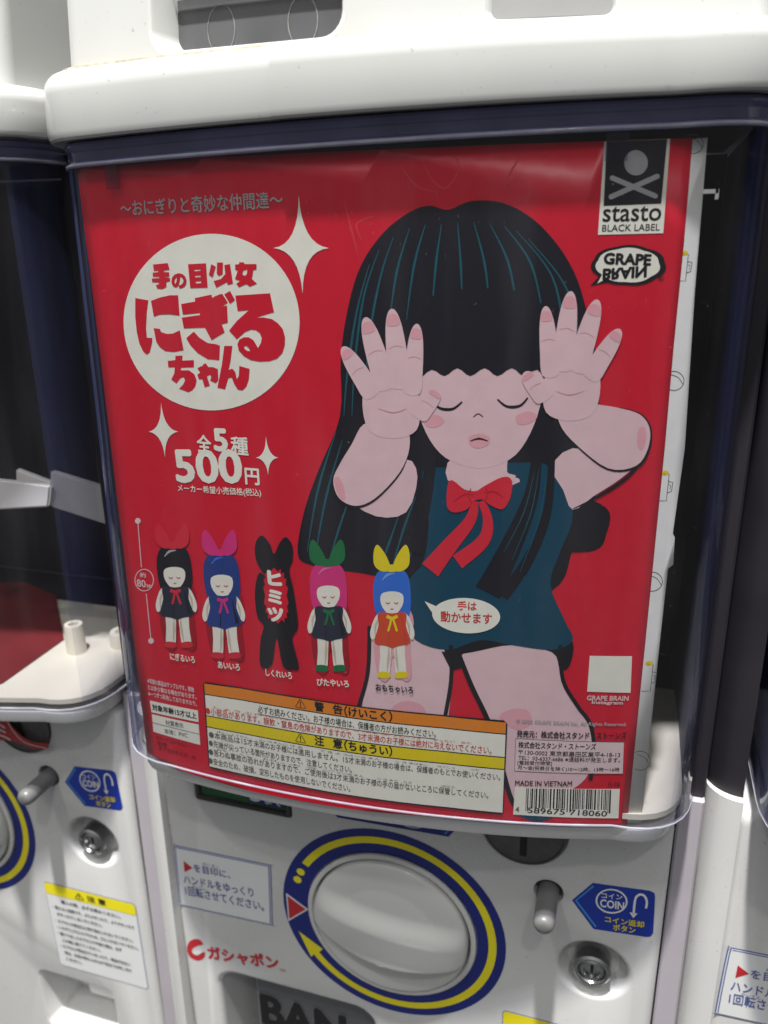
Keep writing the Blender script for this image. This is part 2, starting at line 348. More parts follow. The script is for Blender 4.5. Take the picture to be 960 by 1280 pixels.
KC = (0.0005, -.3735)          # centre of the dial
def build_machine(label):
    T = thing('capsule_machine', label, 'capsule machine', (0, 0, 0), 'capsule machines in a row')
    # ---- base body: front panel with its openings
    outer = rr(-.1375, -.72, .1415, -.2680, .006)
    holes = [(ci(*KC, .0505), .0012, .007), (ci(.0745, -.287, .0225), .001, .0015), (ci(.0887, -.3252, .0076), .0008, .012),
             (ci(.1145, -.372, .0178), .0035, .0095), (rr(-.1195, -.3115, -.0575, -.279, .002), .001, .004),
             (rr(-.1175, -.70, -.012, -.4475, .013), .0045, .034), (rr(.046, -.56, .108, -.5065, .006), .003, .03)]
    bm = bmesh.new()
    loops = [outer(0)]+[h(fl) for h, fl, _ in holes]
    vs, tris = flat_poly(loops); V = [bm.verts.new(bp(x, z, 0)) for x, z in vs]
    for t in tris: bm.faces.new([V[i] for i in t])
    k = len(loops[0]); ring = V[:k]
    R = .0055
    for a in range(1, 7):
        th = math.radians(15*a); nx = [bm.verts.new(bp(x, z, -R*(1-math.cos(th)))) for x, z in outer(R*math.sin(th))]
        for i in range(k): bm.faces.new((ring[i], ring[(i+1) % k], nx[(i+1) % k], nx[i]))
        ring = nx
    for dd, oo in ((-.26, R+.0002),):
        nx = [bm.verts.new(bp(x, min(z, -.300) if oo > .01 else min(z, -.2615), dd)) for x, z in outer(oo)]
        for i in range(k): bm.faces.new((ring[i], ring[(i+1) % k], nx[(i+1) % k], nx[i]))
        ring = nx
    st = len(loops[0])
    for (h, fl, dep) in holes:
        n = len(h(0)); ring = V[st:st+n]; st += n
        for a in range(1, 5):
            th = math.radians(22.5*a); nx = [bm.verts.new(bp(x, z, -fl*(1-math.cos(th)))) for x, z in h(fl*(1-math.sin(th)))]
            for i in range(n): bm.faces.new((ring[i], ring[(i+1) % n], nx[(i+1) % n], nx[i]))
            ring = nx
        sh = -.007 if dep > .02 else (-.004 if abs(dep-.0095) < 1e-6 else 0)
        nx = [bm.verts.new(bp(x, z, -dep)) for x, z in h(sh)]
        for i in range(n): bm.faces.new((ring[i], ring[(i+1) % n], nx[(i+1) % n], nx[i]))
        bm.faces.new(nx)
    body = from_bm('body', bm, M['white_plastic'], T, 32)
    # rounded flank on one side and a flat strip on the other close the gap between neighbours; the posts above them have the gap's shade put into their dark colour
    flank = [(-.1425, .20), (-.1425, .0045)]+[(-.1425-.0168*math.sin(math.radians(a)), .0215-.017*math.cos(math.radians(a))) for a in range(10, 91, 10)]+[(-.1595, .20)]
    strip = [(.1480, .20), (.1480, .015), (.1490, .014), (.1586, .014), (.1596, .015), (.1596, .20)]
    for nm, prof, m, z0, z1 in (('side_flank', flank, M['white_plastic'], -.72, -.2585), ('side_strip', strip, M['side_grey'], -.72, -.2585), ('shade_post', flank, M['dark'], -.2580, .043), ('shade_post', strip, M['dark'], -.2580, .043)):
        bx = bmesh.new(); n = len(prof); dy = 0 if z0 < -.5 else .004
        A = [bx.verts.new((x, y+dy if y < .19 else y, z0)) for x, y in prof]; B = [bx.verts.new((x, y+dy if y < .19 else y, z1)) for x, y in prof]
        for i in range(n): bx.faces.new((A[i], A[(i+1) % n], B[(i+1) % n], B[i]))
        bx.faces.new(A); bx.faces.new(B)
        from_bm(nm, bx, m, T, 30)
    # collar under the case
    sweep('collar', [(-.02, -.2640), (-.0065, -.2640), (-.0060, -.2630), (-.0060, -.2570), (-.009, -.2558), (-.03, -.2558)], M['white_plastic'], T)
    # ---- clear case
    zb, zt = -.2512, .0425
    case = sweep('clear_case', [(-.0022, zt), (0, zt), (0, zb+.002), (-.0002, zb+.0008), (-.0008, zb), (-.0022, zb)], M['clear'], T, closed=True, corner=M['clear_corner'])
    sweep('bottom_bead', [(-.0016, zb-.0004), (-.0003, zb-.0006), (.0003, zb-.0002), (.0004, zb+.0004), (.0001, zb+.0008)], M['edge'], case)
    rim = sweep('rim', [(-.001, .0445), (.0004, .0440), (.0008, .0425), (.0004, .0412), (-.0004, .0405), (-.0004, .0372), (.0004, .0365), (.0006, .0356), (.0002, .0347), (-.0016, .0345)], M['rim'], case)
    sweep('rim_edge', [(.0008, .0362), (.0011, .0357), (.0011, .0352), (.0006, .0347)], M['edge'], rim)
    for px in ((142, 207, 18), (772, 178, 22)):
        c = PU(px[0], px[1]); w = .0035*px[2]/20
        x0, x1 = c[0]-w, c[0]+w
        bmx = bmesh.new(); A = []
        for zz in (.0345+lift(c[0]), .0255+lift(c[0])):
            for x in (x0, x1):
                A.append([bmx.verts.new((x, bow(x)-.0015-e, zz)) for e in (0, .0009)])
        q = A
        for (i, j, e) in ((0, 1, 0), (0, 1, 1)): pass
        bmx.faces.new((q[0][1], q[1][1], q[3][1], q[2][1])); bmx.faces.new((q[0][0], q[1][0], q[3][0], q[2][0]))
        bmx.faces.new((q[2][0], q[3][0], q[3][1], q[2][1])); bmx.faces.new((q[0][0], q[2][0], q[2][1], q[0][1])); bmx.faces.new((q[1][0], q[3][0], q[3][1], q[1][1]))
        from_bm('hanging_tab', bmx, M['clear_tab'], case)
    # ---- inside: tray floor, back, guide fins, posts
    ol = outline(-.0045)
    fl = slab('tray_floor', [p for p in ol if p[1] < .10]+[(.147, .100), (-.134, .100)], -.2500, -.2470, M['cream'], T)
    slab('well_floor', [(-.133, .1005), (.1465, .1005), (.1465, .149), (-.133, .149)], -.2520, -.2500, M['dark'], T)
    bmx = bmesh.new(); y = .15
    v = [bmx.verts.new(p) for p in ((-.1345, y, -.2500), (.1475, y, -.2500), (.1475, y, .044), (-.1345, y, .044), (-.1345, y+.006, -.2500), (.1475, y+.006, -.2500), (.1475, y+.006, .044), (-.1345, y+.006, .044))]
    for f in ((0, 1, 2, 3), (4, 5, 6, 7), (0, 1, 5, 4), (1, 2, 6, 5), (2, 3, 7, 6), (3, 0, 4, 7)): bmx.faces.new([v[i] for i in f])
    from_bm('back_panel', bmx, M['dark'], T)
    slab('ceiling_panel', [p for p in outline(-.006)[1:-1]]+[(.145, .149), (-.132, .149)], .0445, .0475, M['dark'], T)
    def fin(x0, x1, yy, z0, z1, step, sl=0.):
        b = bmesh.new(); prof = spline([(x0, z0), (x0, z1-.004), (x0+.003, z1), (x1, z1-step), (x1, z0-.004)], 1)
        A = [b.verts.new((x, yy+sl*(x-x0), z)) for x, z in prof]; B = [b.verts.new((x, yy+sl*(x-x0)+.004, z)) for x, z in prof]
        b.faces.new(A); b.faces.new(B); n = len(A)
        for i in range(n): b.faces.new((A[i], A[(i+1) % n], B[(i+1) % n], B[i]))
        bmesh.ops.bevel(b, geom=[e for e in b.edges], offset=.0007, segments=2, affect='EDGES')
        return from_bm('guide_fin', b, M['fin'], T, 40)
    def quad_fin(corners):
        b = bmesh.new(); P4 = []
        for px, py, Y in corners:
            d = ray(px, py); t = (Y-CAM.y)/d.y; X = CAM+d*t; P4.append((X.x+.3205, Y-.0065, X.z-.002))
        A = [b.verts.new(p) for p in P4]; B = [b.verts.new((p[0], p[1]+.004, p[2])) for p in P4]
        b.faces.new(A); b.faces.new(B[::-1])
        for i in range(4): b.faces.new((A[i], A[(i+1) % 4], B[(i+1) % 4], B[i]))
        bmesh.ops.bevel(b, geom=b.edges[:], offset=.0011, segments=3, affect='EDGES')
        return from_bm('guide_fin', b, M['fin'], T, 40)
    quad_fin([(-70, 592, .030), (63, 607, .030), (60, 634, .030), (-70, 641, .030)])
    quad_fin([(62, 588, .034), (150, 615, .062), (150, 662, .062), (62, 634, .034)])
    quad_fin([(19, 586, .044), (64, 603, .044), (64, 622, .044), (19, 612, .044)])
    fin(-.128, -.015, .040, -.156, -.131, .003, .03)
    def post(x, yy, z0, r, h, name='post'):
        b = bmesh.new(); rings = []
        for rr_, zz in ((r, z0), (r*.96, z0+h*.9), (r*.9, z0+h), (r*.5, z0+h), (r*.45, z0+h*.6)):
            rings.append([b.verts.new((x+rr_*math.cos(2*math.pi*k/20), yy+rr_*math.sin(2*math.pi*k/20), zz)) for k in range(20)])
        for a, c in zip(rings, rings[1:]):
            for i in range(20): b.faces.new((a[i], a[(i+1) % 20], c[(i+1) % 20], c[i]))
        b.faces.new(rings[-1])
        return from_bm(name, b, M['cream'], T, 40)
    post(.102, .035, -.2475, .0062, .020); post(.125, .052, -.2475, .0085, .010)
    post(-.105, .035, -.250, .0062, .020)
    # ---- hood above the case, in two mouldings with a seam between
    zb = .0445
    prof = [(-.012, zb+.001), (.0048, zb), (.0058, zb+.0008), (.0064, zb+.003), (.0060, .058)]+[(-.0010+.0070*math.cos(math.radians(a)), .0605+.0082*math.sin(math.radians(a))) for a in range(0, 91, 15)]+[(-.012, .0695), (-.03, .0698)]
    no = len(outline(0)); sx = PU(357, 110)[0]
    split = min(range(no), key=lambda i: abs(outline(0)[i][0]-sx)+(0 if outline(0)[i][1] < 0 else 9))
    sweep('hood_shell', prof, M['hood_plastic'], T, 0, split+1, caps=False)
    prof2 = [(a+.0009 if 1 <= i <= len(prof)-3 else a, z+(.0008 if i > 4 else 0)) for i, (a, z) in enumerate(prof)]
    sweep('hood_shell', prof2, M['hood_plastic'], T, split, None, caps=False)
    sweep('seam', [(-.0012, .0684), (-.0018, .0698), (-.012, .0702), (-.03, .0702)], M['grime'], T, 2, split+8)
    # upper housing: a wall set back above the hood with two recessed windows
    def up(x, z, d):       # leans back a little
        return (x, bow(min(max(x, -.13), .14))+.004+.10*(z-.07)-d, z)
    zt = .30
    bm = bmesh.new()
    h1 = rr(-.0765, .0722, .000, .16, .008); h2 = rr(.0525, .0738, .0935, .13, .003)
    loops = [rrect(-.113, .064, .138, zt, .002), h1(.002), h2(.0015)]
    vs, tris = flat_poly(loops); V = [bm.verts.new((x, 0, z)) for x, z in vs]
    for t in tris: bm.faces.new([V[i] for i in t])
    for k in range(-12, 14): bmesh.ops.bisect_plane(bm, geom=bm.verts[:]+bm.edges[:]+bm.faces[:], dist=1e-7, plane_co=(k*.01, 0, 0), plane_no=(1, 0, 0))
    for v in bm.verts: v.co = up(v.co.x, v.co.z, 0)
    for h, f0, dep in ((h1, .002, .016), (h2, .0015, .003)):
        ring = None
        for o, d in ((f0, 0), (f0*.4, -.0006), (0, -.002), (-.002 if dep > .01 else -.0005, -dep)):
            nx = [bm.verts.new(up(x, z, d)) for x, z in h(o)]
            if ring:
                n = len(nx)
                for i in range(n): bm.faces.new((ring[i], ring[(i+1) % n], nx[(i+1) % n], nx[i]))
            ring = nx
    for x, s in ((-.113, -1), (.138, 1)):       # rounded flanks
        ring = None
        for a in range(0, 91, 15):
            th = math.radians(a); nx = [bm.verts.new(Vector(up(x, z, 0))+Vector((s*.008*math.sin(th), .008*(1-math.cos(th)), 0))) for z in (.064, zt)]
            if ring: bm.faces.new((ring[0], ring[1], nx[1], nx[0]))
            ring = nx
        nx = [bm.verts.new(v.co+Vector((0, .2, 0))) for v in ring]; bm.faces.new((ring[0], ring[1], nx[1], nx[0]))
    ho = from_bm('upper_housing', bm, M['hood_plastic'], T, 35)
    def pane(name, h, d, m, par):
        b = bmesh.new(); vs, tris = flat_poly([h]); V = [b.verts.new((x, 0, z)) for x, z in vs]
        for t in tris: b.faces.new([V[i] for i in t])
        for k in range(-12, 14): bmesh.ops.bisect_plane(b, geom=b.verts[:]+b.edges[:]+b.faces[:], dist=1e-7, plane_co=(k*.01, 0, 0), plane_no=(1, 0, 0))
        for v in b.verts: v.co = up(v.co.x, v.co.z, d)
        return from_bm(name, b, m, par, 40)
    w = pane('flap_window', h1(-.002), -.0158, M['smoke'], ho)
    for cx in (-.055, -.0205):
        e = [(cx+.0062*math.cos(t*.2618), .0815+.009*math.sin(t*.2618)) for t in range(24)]
        b = bmesh.new(); A = [b.verts.new(up(x, z, -.0156)) for x, z in e]; C2 = [b.verts.new(up(cx+(x-cx)*.94, .0815+(z-.0815)*.955, -.0156)) for x, z in e]
        for i in range(24): b.faces.new((A[i], A[(i+1) % 24], C2[(i+1) % 24], C2[i]))
        from_bm('ring_mark', b, M['grey_line'], ho)
    pane('flap_ledge', rrect(-.0745, .0925, -.0015, .098, .002), -.0125, M['grey_panel'], ho)
    pane('panel_window', h2(-.0005), -.0028, M['grey_panel'], ho)

    # ---- dial
    cx, cz = KC
    dial = B2.poly('dial_label', ci(cx, cz, .0672, 96)(0), M['navy'], T, 1, [ci(cx, cz, .0512, 96)(0)])
    def pol(r, a): return (cx+r*math.cos(math.radians(a)), cz+r*math.sin(math.radians(a)))
    q = BU(388.4, 1085.5); a0 = math.degrees(math.atan2(q[1]-cz, q[0]-cx))
    q = BU(398, 1190); a1 = math.degrees(math.atan2(q[1]-cz, q[0]-cx)); a1 -= 360 if a1 > 0 else 0; q = BU(380.5, 1163); tipa = math.degrees(math.atan2(q[1]-cz, q[0]-cx)); tipa -= 360 if tipa > 0 else 0
    n = 60; ring = [pol(.0620, a0+(a1-a0)*k/n) for k in range(n+1)]+[pol(.0575-.0035*max(0, k/n-.75)*0, a1+(a0-a1)*k/n) for k in range(n+1)]
    ring = ring[:n+1]+[pol(.0652, a1+1), pol(.0625, tipa), pol(.0535, a1-1)]+[pol(.0575, a1)]+ring[n+1:]
    B2.poly('arrow', ring, M['yellow'], dial, 2)
    for dx in (6.5, 13): B2.poly('dot', ci(*pol(.0598, a0+dx), .0026, 16)(0), M['yellow'], dial, 2)
    tri = [BU(359.6, 1119), BU(382.5, 1136), BU(362, 1148)]; g = [sum(p[j] for p in tri)/3 for j in (0, 1)]
    B2.poly('pointer_edge', [tuple(g[j]+(p[j]-g[j])*1.22 for j in (0, 1)) for p in tri], M['sticker'], dial, 2)
    B2.poly('pointer', tri, M['red_print'], dial, 3)
    seat = loft('knob_seat', ci(cx, cz, .0500, 64), [(.0006, .0002), (.0006, .0016), (-.0006, .0022), (-.002, .0020), (-.0030, .0002), (-.0034, -.006)], M['white_plastic'], T)
    # knob: domed disc with a grip bar running across it
    bm = bmesh.new(); NR, NA = 60, 128; R = .0462; rows = []
    ca, sa = math.cos(math.radians(-6)), math.sin(math.radians(-6))
    def sm(a, b, x): t = min(max((x-a)/(b-a), 0), 1); return t*t*(3-2*t)
    for i in range(NR+1):
        r = R*math.sin(math.pi/2*i/NR); row = []
        for j in range(NA):
            t = 2*math.pi*j/NA; x, z = r*math.cos(t), r*math.sin(t); u, v = x*ca+z*sa, -x*sa+z*ca
            dome = math.sqrt(max(0, 1-(r/R)**2))
            wu, wd = .0075, .0165-.0105*(u/R)**2
            cut = .8*sm(0, .011, v-wu) if v > 0 else sm(0, .0042, -v-wd)
            h = .0022+.0150*dome**.8+.0012*sm(.2, .9, dome)*(v/.012 if abs(v) < .012 else math.copysign(1, v))
            h -= cut*.0098*min(1, dome*1.35)
            row.append(bm.verts.new(bp(cx+x, cz+z, h)))
            if i == 0: break
        rows.append(row)
    for j in range(NA): bm.faces.new((rows[0][0], rows[1][j], rows[1][(j+1) % NA]))
    for a, b in zip(rows[1:], rows[2:]):
        for j in range(NA): bm.faces.new((a[j], a[(j+1) % NA], b[(j+1) % NA], b[j]))
    last = [bm.verts.new(bp(cx+R*math.cos(2*math.pi*j/NA), cz+R*math.sin(2*math.pi*j/NA), -.006)) for j in range(NA)]
    for j in range(NA): bm.faces.new((rows[-1][j], rows[-1][(j+1) % NA], last[(j+1) % NA], last[j]))
    from_bm('knob', bm, M['knob_plastic'], T, 50)
    # ---- coin slot
    sl = loft('coin_slot', ci(.0745, -.287, .0222), [(0, -.001), (0, .0012), (-.0012, .002), (-.0016, .0012), (-.003, .0010)], M['dark_metal'], T, cap_last=True)
    loft('slot', rr(.0728, -.304, .0764, -.270, .0012), [(0, .0012), (-.0004, .0014)], M['black'], sl, cap_last=True)
    # ---- coin return button
    bt = loft('return_button', ci(.0887, -.3258, .0056, 28), [(0, -.01), (-.0001, .020), (-.0006, .0225), (-.0016, .024), (-.0034, .0246)], M['grey_button'], T, cap_last=True, angle=60)
    # ---- lock
    lk = loft('lock', ci(.1140, -.3715, .0100, 36), [(0, -.009), (0, .0008), (-.0012, .0018), (-.0022, .0018), (-.003, .0004)], M['metal'], T, angle=30)
    loft('lock_core', ci(.1140, -.3715, .0068, 36), [(0, -.008), (0, .0004), (-.001, .0011), (-.0022, .0011), (-.0028, -.0006), (-.0045, -.0006)], M['metal'], lk, cap_last=True, angle=30)
    loft('keyway', rr(.1132, -.3745, .1148, -.3685, .0004), [(0, -.0005), (-.0001, -.0003)], M['black'], lk, cap_last=True)
    # ---- coin return sticker
    lab = BS.poly('coin_return_label', [(715, 1125), (741, 1103.5), (812, 1113), (818, 1116), (819, 1121), (816.5, 1166), (813, 1170.5), (808, 1171), (742, 1161)], M['blue_label'], T, 1)
    BS.polys('chevron', [ribbon([(742, 1107), (720, 1125), (745, 1158)], 2.4, n=1)], M['cyan'], lab, 2)
    e = ellipse(764.5, 1126, 20, 15.5, 40, .1); e2 = ellipse(764.5, 1126, 18, 13.6, 40, .1)
    BS.poly('coin_circle', e, M['sticker'], lab, 2, [e2])
    BS.text('coin_text', [('コイン', (752, 1121.5), (778, 1124), 6.5)], M['sticker'], lab, 3, .012)
    BS.text('coin_text', [('COIN', (750, 1132.5), (780, 1137), 10)], M['sticker'], lab, 3, .03)
    BS.polys('return_arrow', [ribbon([(792, 1143), (794, 1124), (799, 1118), (805, 1119), (808.5, 1126), (807.5, 1135)], 2.8), [(787, 1140), (797, 1141.5), (791.5, 1147)]], M['sticker'], lab, 2)
    BS.text('return_text', [('コイン返却', (756, 1152), (805, 1159.5), 8), ('ボタン', (766, 1162), (794, 1166.5), 8)], M['sun_yellow'], lab, 2, .02)
    # ---- instruction sticker
    lab = BS.poly('instruction_label', spline([(217.5, 1060), (219.5, 1057), (223, 1057), (334, 1080), (338, 1082), (339, 1086), (341, 1151), (339.5, 1155), (336, 1156), (230, 1132.5), (226, 1130.5), (224.5, 1127)], 3), M['label_ink'], T, 1)
    def inner(f):
        c = (280, 1106); return [(c[0]+(x-c[0])*(1-f*2/61), c[1]+(y-c[1])*(1-f*2/48)) for x, y in spline([(217.5, 1060), (219.5, 1057), (223, 1057), (334, 1080), (338, 1082), (339, 1086), (341, 1151), (339.5, 1155), (336, 1156), (230, 1132.5), (226, 1130.5), (224.5, 1127)], 3)]
    BS.poly('label_band', inner(.6), M['sticker'], lab, 2)
    BS.poly('label_line', inner(1.1), M['label_ink'], lab, 3)
    BS.poly('label_face', inner(1.6), M['sticker'], lab, 4)
    BS.poly('pointer', [(230, 1075), (241.5, 1084), (231.5, 1089)], M['red_print'], lab, 5)
    BS.text('instruction_text', [('を目印に、', (243.5, 1088.5), (289, 1097.5), 9.5), ('ハンドルをゆっくり', (231, 1103), (318, 1120.5), 10.5), ('1回転させてください。', (233, 1117.5), (331, 1138), 11.5)], M['label_ink'], lab, 5, .012)
    BS.text('furigana', [('めじるし', (254, 1080), (275, 1084.5), 3.2), ('かいてん', (241, 1109), (258, 1112.5), 3.6)], M['label_ink'], lab, 5)
    # ---- red maker's mark
    lg = BS.text('maker_mark', [('ガシャポン', (261, 1199), (350, 1213), 17)], M['red_print'], T, 1, .05)
    BS.polys('mark_icon', [spline([(235, 1180), (240, 1174.5), (249, 1174), (254, 1180), (247, 1182), (241, 1185.5), (240, 1189.5), (246, 1192), (256, 1190), (255, 1197), (248, 1200.5), (239, 1197), (234, 1189)], 4)], M['red_print'], lg, 1)
    BS.poly('mark_leaf', spline([(241, 1190.5), (247, 1188), (253, 1189.5), (247, 1193.5)], 4), M['sticker'], lg, 2)
    BS.text('trade_mark', [('TM', (349.5, 1214), (357, 1215.5), 3.5)], M['red_print'], lg, 1)
    # ---- price display
    ds = loft('price_display', rr(-.1190, -.3110, -.0580, -.2795, .0018), [(0, -.0035), (0, .0004), (-.0008, .0010), (-.0024, .0006), (-.0032, -.0012)], M['bezel'], T)
    loft('screen', rr(-.1156, -.3076, -.0614, -.2829, .0004), [(0, -.0012), (-.0002, -.0010)], M['lcd'], ds, cap_last=True)
    B2.poly('count_box', [(-.0845, -.306), (-.0625, -.306), (-.0625, -.284), (-.0845, -.284)], M['navy'], ds, -4)
    B2.text('count_text', [('5', (-.0835, -.3050), (-.0760, -.3050), .0125), ('まで', (-.0740, -.3050), (-.0635, -.3050), .0065)], M['sticker'], ds, -3, .02)
    # ---- navy coin sticker under the case
    lab = B2.poly('coin_guide_label', [(-.0300, -.2765), (.050, -.2765), (.0465, -.2850), (.0345, -.3020), (-.0290, -.3040), (-.0310, -.302)], M['navy'], T, 1)
    for k in range(3):
        c = (-.017+.0155*k, -.2885); B2.poly('coin_ring', ci(*c, .0118, 36)(0), M['sticker'], lab, 2+2*k); B2.poly('coin_face', ci(*c, .0112, 36)(0), M['navy'], lab, 3+2*k)
    B2.polys('edge_stripe', [ribbon([(.0465, -.2790), (.0430, -.2855), (.0325, -.3005)], .0009, n=1)], M['cyan'], lab, 2)
    # ---- caution sticker
    x0, z0, x1, z1 = .0672, -.4935, .1405, -.4170
    lab = B2.poly('caution_label', rrect(x0, z0, x1, z1, .0025), M['greyink'] if 'greyink' in M else M['label_ink'], T, 1)
    B2.poly('caution_face', rrect(x0+.0004, z0+.0004, x1-.0004, z1-.0004, .0022), M['sticker'], lab, 2)
    B2.poly('caution_band', rrect(x0+.0004, z1-.0100, x1-.0004, z1-.0004, .0018), M['yellow'], lab, 3)
    B2.text('caution_title', [('⚠ 注 意', (.092, z1-.0081), (.117, z1-.0081), .0056)], M['ink'], lab, 4, .02)
    L = ['購入の際、必ずお読みください。', '・落ちると危険です。ぶらさがったり、よりかかったり', '　ゆすったりしないでください。', '・カプセルの取出口に物や指を入れないでください。', '・いたずらされたカプセルは、口に入れないでください。', '・開けて出したカプセルや中身の袋は、必ず', '　ごみ箱に捨ててください。', '・カプセルが取出口でつまったり、商品が出ない', '　時は、お店の係の人または下記までお申し付け', '　ください。']
    zz = z1-.0158; ln = []
    for i, t in enumerate(L):
        w = len(t)*.00262 if i else .048; xs = x0+.004 if i else x0+.012
        if t[0] == '　': t = t[1:]; xs += .0026; w -= .0026
        ln.append((t, (xs, zz), (xs+min(w, x1-.003-xs), zz), .0030)); zz -= .0058 if i not in (0, 2) else .0066
    B2.text('caution_text', ln, M['ink'], lab, 4, .006)
    # ---- smoked prize door with raised letters
    dr = loft('prize_door', rr(-.1015, -.70, -.0130, -.4480, .010), [(0, -.030), (0, -.020), (-.0015, -.0185)], M['door_grey'], T, cap_last=True)
    def lettering(name, word, x0, z0, w, h, m, d, g):
        v, f = glyphs(word, 0)
        X0_ = min(p[0] for p in v); X1_ = max(p[0] for p in v); Y0_ = min(p[1] for p in v); Y1_ = max(p[1] for p in v)
        bm = bmesh.new()
        for k, (ex, ez) in enumerate(((0, 0), (.0007, 0), (-.0007, 0), (0, .0006), (0, -.0006), (.0005, .0005), (-.0005, .0005), (.0005, -.0005), (-.0005, -.0005))):
            VV = [bm.verts.new(bp(x0+w*(p[0]-X0_)/(X1_-X0_)+ex*g, z0+h*(p[1]-Y0_)/(Y1_-Y0_)+ez*g, d+k*8e-6)) for p in v]
            for t in f:
                try: bm.faces.new([VV[i] for i in t])
                except ValueError: pass
        return from_bm(name, bm, m, dr)
    for wd, xx, ww, zz in (('BAN', -.0985, .0600, -.5075), ('DAI', -.0985, .0560, -.5400)):
        lettering('letter_edge', wd, xx, zz, ww, .0260, M['grey_panel'], -.0182, 3.2); lettering('letters', wd, xx, zz, ww, .0260, M['ink'], -.0179, 2.2)
    # ---- small prize flap, lower right opening
    fp = loft('flap_tray', rr(.068, -.545, .102, -.522, .004), [(0, -.031), (0, -.022), (-.0012, -.0208)], M['fin'], T, cap_last=True)
    loft('flap_catch', rr(.064, -.5165, .076, -.5125, .001), [(0, -.030), (0, -.018), (-.0008, -.0172)], M['fin'], T, cap_last=True)
    return T

def copy_tree(o, parent=None):
    c = o.copy(); COL.objects.link(c)
    if parent: c.parent = parent
    for ch in list(o.children): copy_tree(ch, c)
    return c
mach = build_machine('white capsule machine in the middle with the large red poster in its clear case')
left = copy_tree(mach); left.location = (-.3205, .0065, .002); left['label'] = 'white capsule machine on the left with empty clear case and red slip over coin slot'
right = copy_tree(mach); right.location = (.320, .0150, 0); right['label'] = 'white capsule machine cut off by the right edge, dark clear case with no poster'

# ------------------------------------------------------------------ sheets inside the clear case
def sheet(name, px, m, layer, label, cat):
    o = PS.poly(name, px, m, None, layer)
    return tag(o, label, cat)
def thick(o, t=.0002):
    md = o.modifiers.new('thick', 'SOLIDIFY'); md.thickness = t; md.offset = -1
ws = thing('white_sheet', 'white paper strip with line-drawn mugs peeping out beside the red poster', 'paper sheet')
wf = PS.poly('paper', [(780, 182), (884.5, 172), (868.5, 366), (856, 560), (841, 667), (843.5, 672), (841.5, 706), (835, 711), (827, 782), (801, 1028), (730, 1029)], P['margin'], ws, -2); thick(wf)
red_edge = [(866, 172.5), (855, 304), (842, 435), (831, 560), (809, 780), (797, 899), (784, 1031)]
SHEET = [(97, 214), (103, 210), (250, 197.5), (475, 187), (750, 176.5)]+red_edge+[(694, 1031), (600, 1025), (545, 1021), (460, 1014), (379, 1002), (310, 988), (222, 962), (184, 941), (169, 813), (155, 695), (132, 502), (112, 337), (104, 275)]
pos = thing('poster', 'large red printed poster with cartoon girl and white title disc inside the clear case', 'poster')
sh = PS.poly('sheet', SHEET, P['red'], pos, 0); thick(sh)
sh.data.materials[0] = P['red']
def pp(name, pts, m, layer, sp=5, parent=pos, holes=()):
    return PS.poly(name, spline(pts, sp) if sp else pts, P[m], parent, layer, holes)
def ps(name, strokes, m, layer, parent=pos):
    return PS.polys(name, strokes, P[m], parent, layer)
def pt(name, lines, m, layer, bold=0., parent=pos):
    return PS.text(name, lines, P[m], parent, layer, bold)

# mugs and eggs drawn on the white strip
for k, (mx, my) in enumerate(((852, 315), (828, 590), (808, 828))):
    mug = ws
    ps('mug_drawing', [ribbon([(mx+1, my+2), (mx+8.5, my+3), (mx+5, my+36), (mx-6, my+36)], .9, n=1), ribbon([(mx+8, my+12), (mx+13, my+13), (mx+11.5, my+24), (mx+6.5, my+26)], .9, n=1), ribbon([(mx+8, my+16), (mx+10.5, my+16.5), (mx+9.5, my+22)], .7, n=1)], 'greytxt', -1, mug)
    pp('mug_drink', [(mx-1, my), (mx+4, my-2), (mx+8.5, my+1), (mx+4, my+4), (mx-1, my+3)], 'yellow', -1, 3, mug)
for (ex, ey) in ((866, 180), (842, 476), (815, 727), (800, 951)):
    ps('egg_drawing', [ribbon(spline(ellipse(ex, ey, 13, 12, 12)[-4:]+ellipse(ex, ey, 13, 12, 12)[:5], 3, False), .9, n=1), ribbon([(ex-4, ey-8), (ex+6, ey-4), (ex+12, ey+5)], .8)], 'greytxt', -1, ws)

# ---- printed picture: a plain cartoon girl
fig = pp('dark_hair', [(372, 692), (380, 640), (398, 588), (425, 520), (426, 445), (436, 380), (452, 330), (480, 290), (512, 265), (537, 257), (560, 262), (590, 251), (630, 254), (668, 275), (700, 310), (722, 350), (736, 400), (746, 450), (749, 505), (752, 560), (742, 640), (758, 650), (754, 680), (735, 690), (716, 688), (700, 730), (640, 760), (560, 745), (470, 720), (420, 712), (388, 706)], 'hair', 2, 4)
ps('hair_strands', [ribbon(p, .8, .8, mid=3.0) for p in (
    [(462, 330), (446, 390), (434, 470), (430, 520)], [(474, 312), (455, 370), (444, 450), (440, 520)], [(492, 296), (476, 345), (462, 420), (456, 500)], [(512, 285), (496, 340), (486, 410)],
    [(532, 280), (518, 330), (508, 400)], [(552, 280), (545, 330), (540, 390)], [(572, 278), (576, 330), (578, 380)], [(592, 277), (606, 330), (612, 385)], [(612, 279), (636, 330), (648, 400)],
    [(630, 282), (664, 330), (680, 400)], [(645, 288), (690, 345), (706, 420), (712, 480)], [(660, 298), (708, 360), (726, 440), (730, 500)], [(735, 460), (741, 510), (742, 560)], [(724, 470), (731, 520)],
    [(420, 540), (398, 610), (384, 690)], [(428, 550), (408, 620), (394, 695)], [(438, 620), (424, 660), (412, 700)], [(520, 620), (505, 660), (490, 710)], [(532, 625), (520, 670), (506, 715)], [(500, 640), (486, 680), (474, 712)])], 'strand', 3, fig)
